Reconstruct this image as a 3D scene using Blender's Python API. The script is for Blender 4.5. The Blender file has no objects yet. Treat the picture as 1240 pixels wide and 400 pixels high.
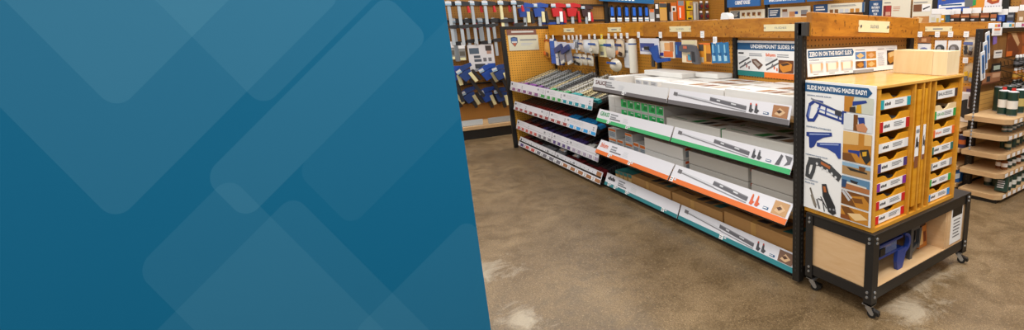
import bpy, math, random
from mathutils import Vector, Matrix
R = random.Random(7)
S = bpy.context.scene
COL = S.collection

# ------------------------------------------------------------------ camera, world, lights, exposure
EYE = Vector((0, 0, 1.65))
CX = Vector((0.6452, 0.7638, -0.0172)); CY = Vector((-0.1656, 0.1619, 0.9728)); CZ = Vector((0.7458, -0.6248, 0.2309))   # camera axes in the world
CX.normalize(); CZ = (CZ - CX * CZ.dot(CX)).normalized(); CY = CZ.cross(CX)
cam = bpy.data.cameras.new('camera'); cam.sensor_width = 36; cam.lens = 625 / 1240 * 36
cam.shift_x = -(890 - 620) / 1240; cam.shift_y = (180 - 200) / 1240; cam.clip_start = .02
co = bpy.data.objects.new('camera', cam); COL.objects.link(co)
co.matrix_world = Matrix(((CX.x, CY.x, CZ.x, EYE.x), (CX.y, CY.y, CZ.y, EYE.y), (CX.z, CY.z, CZ.z, EYE.z), (0, 0, 0, 1)))
S.camera = co
W = bpy.data.worlds.new('store_light'); S.world = W; W.use_nodes = True
W.node_tree.nodes['Background'].inputs[0].default_value = (1, .975, .94, 1)
W.node_tree.nodes['Background'].inputs[1].default_value = .52
def area(name, x, y, z, sx, sy, power, col=(1, .96, .9), rot=(0, 0, 0)):
    l = bpy.data.lights.new(name, 'AREA'); l.shape = 'RECTANGLE'; l.size = sx; l.size_y = sy; l.energy = power; l.color = col
    o = bpy.data.objects.new(name, l); o.location = (x, y, z); o.rotation_euler = rot; COL.objects.link(o)
for i, (x, y, sx, sy, p) in enumerate([(-4.4, 1.0, 6.0, .5, 92), (-5.6, -2.2, 5.4, .4, 90), (.6, -2.4, 4.5, .4, 80), (-0.4, 1.6, .5, 4.5, 120), (-4.6, 4.2, 6.0, .4, 90), (-8.0, 3.6, .4, 6.0, 85), (-1.0, 5.0, .5, 3.5, 70), (-5.0, 6.3, 6.0, .4, 60), (1.3, -.4, 1.2, 2.5, 40)]):
    area('unseen_overhead_light', x, y, 3.5, sx, sy, p * .92)  # unseen overhead area lamps; some added to brighten shelf insides and the teal panel
S.view_settings.view_transform = 'Standard'; S.view_settings.look = 'None'; S.view_settings.gamma = 1
S.view_settings.use_curve_mapping = False; S.view_settings.exposure = 0.0

# ------------------------------------------------------------------ points on known planes
def ray(px, py): return (CX * (px - 890) - CY * (py - 180) - CZ * 625)
def pY(px, py, y): r = ray(px, py); return EYE + r * ((y - EYE.y) / r.y)
def pX(px, py, x): r = ray(px, py); return EYE + r * ((x - EYE.x) / r.x)
def pZ(px, py, z): r = ray(px, py); return EYE + r * ((z - EYE.z) / r.z)

# ------------------------------------------------------------------ materials
def lin(h):
    h = h.lstrip('#'); c = [int(h[i:i + 2], 16) / 255 for i in (0, 2, 4)]
    return tuple(x / 12.92 if x <= .04045 else ((x + .055) / 1.055) ** 2.4 for x in c) + (1,)
MATS = {}
def base(name, rough=.5, metal=0, spec=.5):
    m = bpy.data.materials.new(name); m.use_nodes = True; nt = m.node_tree; b = nt.nodes['Principled BSDF']
    b.inputs['Roughness'].default_value = rough; b.inputs['Metallic'].default_value = metal; b.inputs['Specular IOR Level'].default_value = spec
    return m, nt, b
def N(nt, t, **k):
    n = nt.nodes.new(t)
    for a, v in k.items(): setattr(n, a, v)
    return n
def mixc(nt, fac, a, b, mode='MIX'):
    n = N(nt, 'ShaderNodeMix', data_type='RGBA', blend_type=mode)
    for s, v in ((0, fac), (6, a), (7, b)):
        if hasattr(v, 'is_output'): nt.links.new(v, n.inputs[s])
        else: n.inputs[s].default_value = v
    return n.outputs[2]
def mth(nt, op, a, b=None, c=None):
    n = N(nt, 'ShaderNodeMath', operation=op)
    for i, v in enumerate((a, b, c)):
        if v is None: continue
        if hasattr(v, 'is_output'): nt.links.new(v, n.inputs[i])
        else: n.inputs[i].default_value = v
    return n.outputs[0]
def ramp(nt, f, stops):
    r = N(nt, 'ShaderNodeValToRGB'); e = r.color_ramp.elements
    while len(e) < len(stops): e.new(.5)
    for q, (p, c) in zip(e, stops): q.position = p; q.color = c
    nt.links.new(f, r.inputs[0]); return r.outputs[0]
def coord(nt, scale=(1, 1, 1)):
    t = N(nt, 'ShaderNodeTexCoord'); mp = N(nt, 'ShaderNodeMapping'); mp.inputs['Scale'].default_value = scale
    nt.links.new(t.outputs['Object'], mp.inputs[0]); return mp.outputs[0]
def noise(nt, vec, s, detail=3, rough=.55, dist=0):
    n = N(nt, 'ShaderNodeTexNoise'); nt.links.new(vec, n.inputs['Vector']); n.inputs['Scale'].default_value = s
    n.inputs['Detail'].default_value = detail; n.inputs['Roughness'].default_value = rough; n.inputs['Distortion'].default_value = dist
    return n.outputs['Fac']
def M(hexc, rough=.5, metal=0, var=.05, scale=30, alpha=1):
    k = (hexc, rough, metal, var, scale, alpha)
    if k in MATS: return MATS[k]
    m, nt, b = base('paint_' + hexc.lstrip('#'), rough, metal)
    c = lin(hexc); d = tuple(x * (1 - 2 * var) for x in c[:3]) + (1,)
    o = mixc(nt, noise(nt, coord(nt), scale), c, d)
    nt.links.new(o, b.inputs['Base Color']); b.inputs['Alpha'].default_value = alpha
    MATS[k] = m; return m
def wood(name, c1, c2, scale=(1, 12, 12), s=3, rough=.45, spots=None):
    if name in MATS: return MATS[name]
    m, nt, b = base(name, rough); v = coord(nt, scale)
    o = ramp(nt, noise(nt, v, s, 5, .6, 1.2), [(.3, lin(c1)), (.7, lin(c2))])
    if spots:
        sp = noise(nt, coord(nt, (1, 1, 1)), 38, 2)
        o = mixc(nt, ramp(nt, sp, [(.62, (0, 0, 0, 1)), (.68, (.75, .75, .75, 1))]), o, lin(spots))
        big = noise(nt, coord(nt, (1, 1, 2)), 3.5, 2)
        o = mixc(nt, ramp(nt, big, [(.5, (0, 0, 0, 1)), (.75, (.5, .5, .5, 1))]), o, lin(spots))
    nt.links.new(o, b.inputs['Base Color']); MATS[name] = m; return m
def pegboard(name, col, ax, pitch=.033, rad=.16, dark='#3a2408'):
    if name in MATS: return MATS[name]
    m, nt, b = base(name, .55); t = N(nt, 'ShaderNodeTexCoord'); sx = N(nt, 'ShaderNodeSeparateXYZ'); nt.links.new(t.outputs['Object'], sx.inputs[0])
    def cell(i): return mth(nt, 'SUBTRACT', mth(nt, 'FRACT', mth(nt, 'ADD', mth(nt, 'DIVIDE', sx.outputs[i], pitch), 100.25)), .5)
    a, c = cell(ax), cell(2)
    d = mth(nt, 'SQRT', mth(nt, 'ADD', mth(nt, 'MULTIPLY', a, a), mth(nt, 'MULTIPLY', c, c)))
    hole = mth(nt, 'LESS_THAN', d, rad)
    cc = lin(col); body = mixc(nt, noise(nt, coord(nt), 6, 4), cc, tuple(x * .82 for x in cc[:3]) + (1,))
    nt.links.new(mixc(nt, hole, body, lin(dark)), b.inputs['Base Color']); MATS[name] = m; return m
def stripes(name, col, dark, ax, pitch, frac, rough=.4, metal=0):
    if name in MATS: return MATS[name]
    m, nt, b = base(name, rough, metal); t = N(nt, 'ShaderNodeTexCoord'); sx = N(nt, 'ShaderNodeSeparateXYZ'); nt.links.new(t.outputs['Object'], sx.inputs[0])
    f = mth(nt, 'FRACT', mth(nt, 'ADD', mth(nt, 'DIVIDE', sx.outputs[ax], pitch), 100))
    cc = lin(col); body = mixc(nt, noise(nt, coord(nt), 20), cc, tuple(x * .85 for x in cc[:3]) + (1,))
    nt.links.new(mixc(nt, mth(nt, 'LESS_THAN', f, frac), body, lin(dark)), b.inputs['Base Color']); MATS[name] = m; return m
WHITE = M('#f2f2f2', .45, var=.01); OFFW = M('#dddad2', .5, var=.03); BLACK = M('#161412', .45, var=.1); STEEL = M('#b9bcc0', .3, .85); INK = M('#2b2a2e', .6)
GREY = M('#8d9096', .5); LGREY = M('#cfd1d6', .5, var=.02); MGREY = M('#6c6a6e', .5); RED = M('#b3202a', .45); BLUE = M('#1d4fa0', .4); NAVY = M('#1f5583', .5, var=.03)
ORANGE = M('#e8722c', .5, var=.03); GREEN = M('#2fa866', .5, var=.03); TEAL = M('#1f7f86', .5, var=.03); CREAM = M('#ece0b4', .5); BROWN = M('#7a4a2a', .5); TAN = M('#c89a5c', .5)
CARD = M('#b98a52', .7, var=.06); DKBROWN = M('#3d2517', .6); CLEAR = M('#f4f2ee', .15, alpha=.45); KEYBLK = M('#2a2c30', .4)
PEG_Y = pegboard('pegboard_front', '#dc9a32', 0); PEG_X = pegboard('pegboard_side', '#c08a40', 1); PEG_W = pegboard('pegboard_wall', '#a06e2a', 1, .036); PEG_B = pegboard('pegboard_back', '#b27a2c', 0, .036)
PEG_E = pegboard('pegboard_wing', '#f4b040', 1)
HEAD = wood('amber_board', '#c98a2c', '#a8661a', (2.2, 9, 9), 2.2, .38, '#6b3a10')
HEADX = wood('amber_end_board', '#c98528', '#a05f18', (9, 2.2, 9), 2.2, .38, '#5e3210')
HEAD2 = wood('honey_board', '#d4921f', '#b87414', (2, 8, 8), 2.2, .4, '#8a5a18')
PLY = wood('plywood', '#dcb98e', '#cfa677', (1, 1, 7), 2.5, .5)
PLYX = wood('plywood_deck', '#dcb98e', '#d0a878', (6, 1, 6), 2.5, .5)
MAPLE = wood('pale_maple', '#ecd6ac', '#e2c796', (5, 5, 1), 2.5, .4)
BIRCH = wood('varnished_birch', '#dca03a', '#c98924', (6, 1.2, 6), 2.5, .35)
BIRCHD = wood('varnished_drawer', '#e0a024', '#cc8614', (6, 1.4, 6), 2.5, .4)
TOPB = wood('varnished_top', '#e4b464', '#d79e46', (5, 1, 5), 2.5, .25)
SHELFW = wood('shelf_board', '#c9a87c', '#b8946a', (1, 5, 5), 3, .5)
SHELFD = wood('shelf_edge', '#a98450', '#8f6a3a', (1, 5, 5), 3, .5)
SLATW = stripes('slat_panel', '#d0a058', '#9a6e34', 2, .045, .1)

# ------------------------------------------------------------------ mesh builder
def Fr(o, u, v):
    u = Vector(u).normalized(); v = Vector(v); v = (v - u * v.dot(u)).normalized(); return (Vector(o), u, v, u.cross(v))
def FY(x, y, z): return Fr((x, y, z), (1, 0, 0), (0, 0, 1))      # faces the aisle (-Y)
def FX(x, y, z): return Fr((x, y, z), (0, 1, 0), (0, 0, 1))      # faces +X
def FZ(x, y, z): return Fr((x, y, z), (1, 0, 0), (0, 1, 0))      # faces up
def at(F, u, v, w=0): return F[0] + F[1] * u + F[2] * v + F[3] * w
def sub(F, u, v, w=0, ang=0):
    c, s = math.cos(ang), math.sin(ang); return (at(F, u, v, w), F[1] * c + F[2] * s, F[2] * c - F[1] * s, F[3])
TXT = {}
def glyphs(s, bold):
    k = (s, bold)
    if k not in TXT:
        c = bpy.data.curves.new('t', 'FONT'); c.body = s; c.size = 1; c.resolution_u = 2; c.offset = bold
        o = bpy.data.objects.new('t', c); me = bpy.data.meshes.new_from_object(o)
        vs = [(v.co.x, v.co.y) for v in me.vertices]; fs = [tuple(p.vertices) for p in me.polygons]
        x0 = min(v[0] for v in vs); x1 = max(v[0] for v in vs); y0 = min(v[1] for v in vs); y1 = max(v[1] for v in vs)
        TXT[k] = ([((x - x0) / (x1 - x0), (y - y0) / (y1 - y0)) for x, y in vs], fs)
        bpy.data.objects.remove(o); bpy.data.curves.remove(c); bpy.data.meshes.remove(me)
    return TXT[k]
class MB:
    def __init__(s): s.v = []; s.f = []; s.m = []; s.mats = []; s.k = 0
    def mi(s, m):
        if m not in s.mats: s.mats.append(m)
        return s.mats.index(m)
    def add(s, vs, fs, m):
        b = len(s.v); s.v += [Vector(p) for p in vs]; i = s.mi(m)
        for f in fs: s.f.append(tuple(b + k for k in f)); s.m.append(i)
        return s
    def slab(s, F, u0, u1, v0, v1, w0, w1, m):
        p = [at(F, u, v, w) for w in (w0, w1) for v in (v0, v1) for u in (u0, u1)]
        return s.add(p, [(0, 2, 3, 1), (4, 5, 7, 6), (0, 1, 5, 4), (2, 6, 7, 3), (0, 4, 6, 2), (1, 3, 7, 5)], m)
    def box(s, x0, x1, y0, y1, z0, z1, m):
        return s.slab(FZ(0, 0, 0), x0, x1, y0, y1, z0, z1, m)
    def lay(s, w): s.k += 1; return w + s.k * 3e-5          # later ink lies over earlier ink
    def rect(s, F, u0, u1, v0, v1, m, w=.0012):
        w = s.lay(w)
        return s.add([at(F, u0, v0, w), at(F, u1, v0, w), at(F, u1, v1, w), at(F, u0, v1, w)], [(0, 1, 2, 3)], m)
    def poly(s, F, pts, m, w=.0015):
        w = s.lay(w)
        return s.add([at(F, u, v, w) for u, v in pts], [tuple(range(len(pts)))], m)
    def prism(s, F, pts, w0, w1, m, m2=None):
        n = len(pts); p = [at(F, u, v, w0) for u, v in pts] + [at(F, u, v, w1) for u, v in pts]
        s.add(p, [tuple(range(n))[::-1], tuple(range(n, 2 * n))], m)
        return s.add(p, [(i, (i + 1) % n, n + (i + 1) % n, n + i) for i in range(n)], m2 or m)
    def cyl(s, p, q, r, m, n=8, r2=None, caps=True):
        p, q = Vector(p), Vector(q); d = (q - p).normalized(); a = d.orthogonal().normalized(); b = d.cross(a); r2 = r if r2 is None else r2
        vs = []
        for c, rr in ((p, r), (q, r2)):
            for i in range(n): t = 2 * math.pi * i / n; vs.append(c + (a * math.cos(t) + b * math.sin(t)) * rr)
        fs = [(i, (i + 1) % n, n + (i + 1) % n, n + i) for i in range(n)]
        if caps: fs += [tuple(range(n))[::-1], tuple(range(n, 2 * n))]
        return s.add(vs, fs, m)
    def tube(s, pts, r, m, n=5):
        for p, q in zip(pts, pts[1:]): s.cyl(p, q, r, m, n)
        return s
    def lathe(s, o, prof, n=14, axis=(0, 0, 1)):          # prof: (radius, height, material of the band above)
        o = Vector(o); d = Vector(axis).normalized(); a = d.orthogonal().normalized(); b = d.cross(a)
        rings = [[o + d * h + (a * math.cos(2 * math.pi * i / n) + b * math.sin(2 * math.pi * i / n)) * max(r, 1e-4) for i in range(n)] for r, h, _ in prof]
        for k in range(len(prof) - 1):
            s.add(rings[k] + rings[k + 1], [(i, (i + 1) % n, n + (i + 1) % n, n + i) for i in range(n)], prof[k][2])
        return s
    def text(s, F, u0, u1, v0, v1, t, m, bold=.0, w=.0016):
        vs, fs = glyphs(t, bold); w = s.lay(w)
        return s.add([at(F, u0 + x * (u1 - u0), v0 + y * (v1 - v0), w) for x, y in vs], fs, m)
    def lines(s, F, u0, u1, v0, v1, n, m, w=.0014, fill=.5, rag=.3):       # rows of print too small to read
        h = (v1 - v0) / n
        for i in range(n):
            e = u1 - (u1 - u0) * R.random() * rag
            s.rect(F, u0, e, v1 - (i + .5 + fill / 2) * h, v1 - (i + .5 - fill / 2) * h, m, w)
        return s
    def build(s, name, parent=None, org=None, bevel=0, smooth=False):
        o0 = parent_world(parent) if parent else Vector(org or (0, 0, 0))
        me = bpy.data.meshes.new(name); me.from_pydata([v - o0 for v in s.v], [], s.f)
        for m in s.mats: me.materials.append(m)
        me.polygons.foreach_set('material_index', s.m)
        if smooth:
            me.polygons.foreach_set('use_smooth', [True] * len(s.f))
            try: me.set_sharp_from_angle(angle=math.radians(40))
            except Exception: pass
        me.update(); o = bpy.data.objects.new(name, me); COL.objects.link(o)
        if parent: o.parent = parent
        else: o.location = o0
        if bevel:
            b = o.modifiers.new('edge', 'BEVEL'); b.width = bevel; b.segments = 2; b.limit_method = 'ANGLE'
        return o
def parent_world(p):
    v = Vector((0, 0, 0))
    while p: v += p.location; p = p.parent
    return v
def tag(o, label, cat, group=None):
    o['label'] = label; o['category'] = cat
    if group: o['group'] = group
    return o
def thing(name, loc, label, cat, group=None):
    o = bpy.data.objects.new(name, None); o.empty_display_size = .05; o.location = loc; COL.objects.link(o); return tag(o, label, cat, group)
def struct(o): o['kind'] = 'structure'; return o
def plab(o, label): o['label'] = label; return o
ORD = 'first second third fourth fifth sixth seventh eighth ninth tenth eleventh twelfth thirteenth fourteenth fifteenth sixteenth seventeenth eighteenth nineteenth twentieth'.split()
ORD += ['twenty-' + o for o in ORD[:9]] + ['thirtieth'] + ['thirty-' + o for o in ORD[:9]]
def rpoly(w, h, r, n=3):
    p = []
    for cx, cy, a in ((w - r, r, -90), (w - r, h - r, 0), (r, h - r, 90), (r, r, 180)):
        for i in range(n + 1): t = math.radians(a + 90 * i / n); p.append((cx + r * math.cos(t), cy + r * math.sin(t)))
    return p

# ------------------------------------------------------------------ setting
def floor_material():
    m, nt, b = base('stained_concrete', .38); v = coord(nt)
    big = noise(nt, v, 1.1, 6, .62, .4); mid = noise(nt, v, 5, 6, .7, .6); fine = noise(nt, v, 42, 4, .7)
    o = ramp(nt, big, [(.3, lin('#66533a')), (.5, lin('#7f684a')), (.7, lin('#957d5c'))])
    o = mixc(nt, ramp(nt, mid, [(.4, (.5, .5, .5, 1)), (.56, (0, 0, 0, 1))]), o, lin('#4e3d27'))
    o = mixc(nt, ramp(nt, fine, [(.5, (0, 0, 0, 1)), (.75, (.55, .55, .55, 1))]), o, lin('#a58d68'))
    gr = noise(nt, v, 130, 3, .8); o = mixc(nt, ramp(nt, gr, [(.44, (.6, .6, .6, 1)), (.5, (0, 0, 0, 1))]), o, lin('#3c2f1e')); o = mixc(nt, ramp(nt, noise(nt, v, 75, 2, .8), [(.6, (0, 0, 0, 1)), (.68, (.5, .5, .5, 1))]), o, lin('#c0aa86'))
    t = N(nt, 'ShaderNodeTexCoord'); sx = N(nt, 'ShaderNodeSeparateXYZ'); nt.links.new(t.outputs['Object'], sx.inputs[0])
    n2 = noise(nt, coord(nt, (1, 1, 1)), 4.5, 6, .75, 1.0)
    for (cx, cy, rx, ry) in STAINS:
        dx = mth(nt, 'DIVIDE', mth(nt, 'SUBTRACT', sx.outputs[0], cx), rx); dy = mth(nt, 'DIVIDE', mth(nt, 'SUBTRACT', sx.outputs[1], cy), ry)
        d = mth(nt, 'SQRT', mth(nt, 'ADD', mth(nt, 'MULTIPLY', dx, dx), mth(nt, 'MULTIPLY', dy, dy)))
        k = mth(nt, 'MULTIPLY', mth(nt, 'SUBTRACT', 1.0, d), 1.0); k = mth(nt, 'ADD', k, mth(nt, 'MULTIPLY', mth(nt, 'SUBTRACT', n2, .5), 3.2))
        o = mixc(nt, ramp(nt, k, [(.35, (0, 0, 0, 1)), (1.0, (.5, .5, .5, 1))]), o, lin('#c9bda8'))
    nt.links.new(o, b.inputs['Base Color'])
    nt.links.new(ramp(nt, mid, [(.3, (.28, .28, .28, 1)), (.7, (.5, .5, .5, 1))]), b.inputs['Roughness'])
    bp = N(nt, 'ShaderNodeBump'); bp.inputs['Strength'].default_value = .06; nt.links.new(fine, bp.inputs['Height']); nt.links.new(bp.outputs[0], b.inputs['Normal'])
    return m
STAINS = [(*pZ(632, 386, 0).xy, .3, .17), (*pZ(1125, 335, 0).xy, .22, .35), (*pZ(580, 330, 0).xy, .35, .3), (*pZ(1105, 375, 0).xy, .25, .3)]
struct(MB().box(-12, 6, -6, 10, -.1, 0, floor_material()).build('floor'))
def teal_paint():
    m, nt, b = base('teal_banner_paint', .6, spec=.2); t = N(nt, 'ShaderNodeTexCoord'); sx = N(nt, 'ShaderNodeSeparateXYZ'); nt.links.new(t.outputs['Object'], sx.inputs[0])
    o = lin('#005f86')
    def edge(p, q, inside):                 # signed distance (metres on the panel) to a straight painted edge, negative inside
        p, q, c = (pX(*v, BANNERX) for v in (p, q, inside)); ny, nz = -(q.z - p.z), q.y - p.y; l = math.hypot(ny, nz); ny, nz = ny / l, nz / l
        if (c.y - p.y) * ny + (c.z - p.z) * nz > 0: ny, nz = -ny, -nz
        return mth(nt, 'ADD', mth(nt, 'MULTIPLY', sx.outputs[1], ny), mth(nt, 'MULTIPLY_ADD', sx.outputs[2], nz, -(p.y * ny + p.z * nz)))
    for (s0, s1, d0, d1, f) in TEAL_BARS:   # a rounded bar: s0 < across < s1, d0 < along < d1
        cs, cd = (s0 + s1) / 2, (d0 + d1) / 2; c = ((cs + cd) / 2, (cs - cd) / 2); P = lambda s, d: ((s + d) / 2, (s - d) / 2)
        a = mth(nt, 'MAXIMUM', edge(P(s0, d0), P(s0, d1), c), edge(P(s1, d0), P(s1, d1), c)); q = mth(nt, 'MAXIMUM', edge(P(s0, d0), P(s1, d0), c), edge(P(s0, d1), P(s1, d1), c))
        rd = .05; a = mth(nt, 'MAXIMUM', mth(nt, 'ADD', a, rd), 0); q = mth(nt, 'MAXIMUM', mth(nt, 'ADD', q, rd), 0)
        d = mth(nt, 'SQRT', mth(nt, 'ADD', mth(nt, 'MULTIPLY', a, a), mth(nt, 'MULTIPLY', q, q)))
        o = mixc(nt, mth(nt, 'MULTIPLY', mth(nt, 'LESS_THAN', d, rd), f), o, lin('#6aa8c0'))
    nt.links.new(o, b.inputs['Base Color']); return m
BANNERX = -2.4; BANNEREND = pX(538, 0, -2.4).y
TEAL_BARS = [(-200, 410, -130, 420, .09), (-100, 277, 5, 330, .10), (0, 450, 188, 520, .08), (460, 565, 30, 475, .10), (565, 700, 150, 560, .04), (490, 1100, -165, 65, .07), (590, 1100, -240, 120, .07), (830, 1100, 20, 300, .07)]
struct(MB().box(BANNERX - .12, BANNERX, -4.5, BANNEREND, 0, 3.0, teal_paint()).build('teal_banner_panel'))  # solid stand-in for a flat teal banner graphic, not a store wall
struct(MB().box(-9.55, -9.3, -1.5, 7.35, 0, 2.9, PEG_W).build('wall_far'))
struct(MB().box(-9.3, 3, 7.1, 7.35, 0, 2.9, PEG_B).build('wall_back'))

# ------------------------------------------------------------------ the long shelving run (front face Y = 2.27, back panel Y = 2.95)
BK = 2.95
gon = thing('gondola_shelving', (-4.8, 2.6, 0), 'long store gondola with amber pegboard, honey header boards and four tiers of angled signs', 'shelving')
MB().box(-7.56, -2.14, 2.33, 3.46, 0, .085, BLACK).build('kick_base', gon, bevel=.004)
for i, (x0, x1) in enumerate(((-7.56, -6.23), (-6.2, -4.735), (-4.705, -3.49), (-3.46, -2.13))):
    MB().box(x0, x1, BK, BK + .02, .1, 1.6, PEG_Y).build('pegboard_panel', gon)
MB().box(-7.56, -2.14, 3.0, 3.02, .1, 1.6, PEG_Y).build('rear_pegboard', gon)
for x in (-7.575, -6.215, -4.72, -3.475):
    m = MB().box(x - .022, x + .022, BK - .03, BK + .05, .085, 1.6, BLACK)
    for k in range(26): m.rect(FY(x, BK - .03, .2 + k * .052), -.006, .006, 0, .026, M('#3c3a38'), .001)
    m.build('upright_post', gon, bevel=.003)
m = MB().box(-2.135, -2.075, 2.255, 2.3, .03, 1.665, BLACK)
for k in range(48): m.rect(FX(-2.075, 2.278, .1 + k * .032), -.005, .005, 0, .016, M('#3c3a38'), .001)
for k in range(48): m.rect(FY(-2.105, 2.255, .1 + k * .032), -.004, .004, 0, .016, M('#3c3a38'), .001)
m.build('end_post', gon, bevel=.004)
MB().box(-2.135, -2.075, 3.4, 3.45, .03, 1.6, BLACK).build('end_post', gon, bevel=.004)
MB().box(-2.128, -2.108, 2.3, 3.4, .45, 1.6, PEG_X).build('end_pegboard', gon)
MB().box(-2.11, -2.045, 2.255, 2.32, 1.585, 1.665, M('#3a3836', .5)).build('header_bracket', gon, bevel=.006)
# wing panel at the far end
m = MB().box(-7.6, -7.575, 2.27, 2.92, .1, 1.67, PEG_E); m.build('wing_panel', gon)
m = MB().box(-7.61, -7.565, 2.215, 2.27, .0, 1.7, BLACK).box(-7.61, -7.565, 2.27, 2.92, 1.66, 1.7, BLACK); m.build('wing_frame', gon, bevel=.004)
# header boards with screwed plates
def header(par, x0, x1, y0, y1, z0, z1, mat, plates, tilt=0):
    o = MB().box(x0, x1, y0, y1, z0, z1, mat).build('header_board', par, bevel=.004)
    for (px, w, word) in plates:
        F = FY(px, y0, (z0 + z1) / 2); m = MB().prism(F, [(-w, -.026), (w, -.026), (w, -.008), (w - .006, 0), (w, .008), (w, .026), (-w, .026), (-w, .008), (-w + .006, 0), (-w, -.008)], 0, .004, CREAM)
        for s in (-1, 1): m.cyl(at(F, s * (w - .016), 0, .004), at(F, s * (w - .016), 0, .007), .006, STEEL, 8)
        if word: m.text(F, -w * .35, w * .35, -.007, .007, word, GREY, 0, .005)
        else: m.lines(F, -w * .4, w * .4, -.008, .008, 1, GREY, .005, .8, .1)
        plab(m.build('name_plate', o), 'cream name plate')
zc = lambda px, py: pY(px, py, 2.87)
header(gon, -7.56, -4.90, 2.87, 2.93, 1.562, 1.708, HEAD2, [(zc(689, 36).x, .17, None), (zc(744, 36).x, .16, None)])
header(gon, -4.895, -2.14, 2.87, 2.93, 1.556, 1.708, HEAD, [(zc(823.5, 34).x, .18, 'SLIDES'), (zc(945.5, 32).x, .185, 'SLIDES')])
# end header: mounted a touch out of level
F = Fr((-2.075, 2.285, 1.585), (0, 1, -.036), (0, 0, 1))
o = MB().slab(F, 0, 1.13, 0, .137, 0, .045, HEADX).build('end_header_board', gon, bevel=.004)
G = sub(F, .60, .068, .045); m = MB().prism(G, [(-.165, -.036), (.165, -.036), (.165, -.01), (.158, 0), (.165, .01), (.165, .036), (-.165, .036), (-.165, .01), (-.158, 0), (-.165, -.01)], 0, .004, CREAM)
for s in (-1, 1): m.cyl(at(G, s * .145, 0, .004), at(G, s * .145, 0, .008), .009, STEEL, 10)
m.text(G, -.045, .045, -.01, .01, 'SLIDES', GREY, .01, .005); plab(m.build('name_plate', o), 'cream name plate with a steel screw at each end')

STRIPW = M('#dedde4', .4, var=.01)
def strip(par, x0, x1, b, t, art, label, mat=STRIPW):
    F = Fr((x0, b[0], b[1]), (1, 0, 0), (0, t[0] - b[0], t[1] - b[1])); h = math.hypot(t[0] - b[0], t[1] - b[1])
    m = MB().slab(F, 0, x1 - x0, 0, h, -.004, 0, mat); art(m, F, x1 - x0, h)
    return plab(m.build('shelf_sign', par), label)
def tagblk(m, F, u, h0, h1, w=.045): m.rect(F, u, u + w, h0, h1, WHITE, .002); m.lines(F, u + .006, u + w - .006, h0 + .004, h1 - .004, 2, MGREY, .0026); m.rect(F, u + w + .01, u + w + .035, h0 + (h1 - h0) * .45, h1 - .004, LGREY, .002)
def brand_art(brand, bc, band, tags, bandh=.26):
    def f(m, F, w, h):
        m.rect(F, 0, w, 0, h * bandh, band)
        if brand: m.text(F, .05, .05 + .062 * len(brand) * .62, h * .5, h * .84, brand, bc, .02)
        else:
            for k in range(5): m.rect(F, .05 + k * .03, .075 + k * .03, h * .52, h * (.72 + .1 * (k % 2)), INK)
        m.lines(F, .27, .42, h * .48, h * .86, 2, GREY, fill=.55); m.lines(F, .27, .5, h * .36, h * .5, 1, MGREY, fill=.6); m.lines(F, .53, .64, h * .36, h * .72, 4, LGREY)
        for u in tags: tagblk(m, F, u * w, h * .02, h * (bandh + .02))
    return f
def slide_art(band, accent, photo, fade=False, bandh=.27, tags=()):
    def f(m, F, w, h):
        m.rect(F, 0, w, 0, h * bandh, band)
        def bar(u0, v0, u1, v1, th, mat, lift=.002):
            m.poly(F, [(u0 * w, v0 * h), (u1 * w, v1 * h), (u1 * w, v1 * h + th * h), (u0 * w, v0 * h + th * h)], mat, lift)
        bar(.07, .63, .42, .45, .07, M('#8a898e')); bar(.10, .70, .40, .58, .05, LGREY); bar(.05, .6, .065, .6, .16, accent if accent != GREY else MGREY)
        bar(.05, .60, .09, .58, .22, MGREY); bar(.40, .61, .70, .41, .22, M('#626168')); bar(.41, .78, .69, .60, .05, M('#8a898e'), .0025)
        bar(.42, .44, .70, .30, .06, M('#909096')); bar(.46, .66, .49, .64, .08, LGREY, .003); bar(.58, .6, .62, .57, .07, LGREY, .003)
        for k, (c, s) in enumerate(((.735, 1), (.775, 1.15))):
            m.poly(F, [((c - .014) * w, .36 * h), ((c + .006) * w, .32 * h), ((c + .02) * w, .5 * h), ((c + .004) * w, .56 * h), ((c) * w, .78 * h), ((c - .012) * w, .8 * h)], M('#4a4a50') if accent != ORANGE else M('#d9623a'), .002)
            m.rect(F, (c - .012) * w, (c - .002) * w, .74 * h, .84 * h, accent, .0025)
        m.rect(F, .825 * w, .862 * w, .36 * h, .48 * h, NAVY, .002); m.lines(F, .828 * w, .86 * w, .38 * h, .47 * h, 1, WHITE, .003)
        if photo: m.rect(F, .885 * w, .985 * w, .30 * h, .92 * h, photo, .002); m.poly(F, [(.9 * w, .45 * h), (.94 * w, .38 * h), (.97 * w, .6 * h), (.93 * w, .8 * h)], M('#d8b48c'), .003); m.poly(F, [(.91 * w, .6 * h), (.93 * w, .5 * h), (.95 * w, .62 * h), (.93 * w, .7 * h)], M('#54321f'), .0035)
        else:
            m.poly(F, [(.89 * w, .3 * h), (.92 * w, .34 * h), (.93 * w, .84 * h), (.915 * w, .9 * h)], M('#5a5a60'), .002); m.poly(F, [(.94 * w, .9 * h), (.965 * w, .6 * h), (.95 * w, .36 * h), (.985 * w, .5 * h), (.99 * w, .86 * h)], M('#6a6a70'), .002)
        for u in tags: tagblk(m, F, u * w, h * .02, h * (bandh + .02))
    return f
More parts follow.
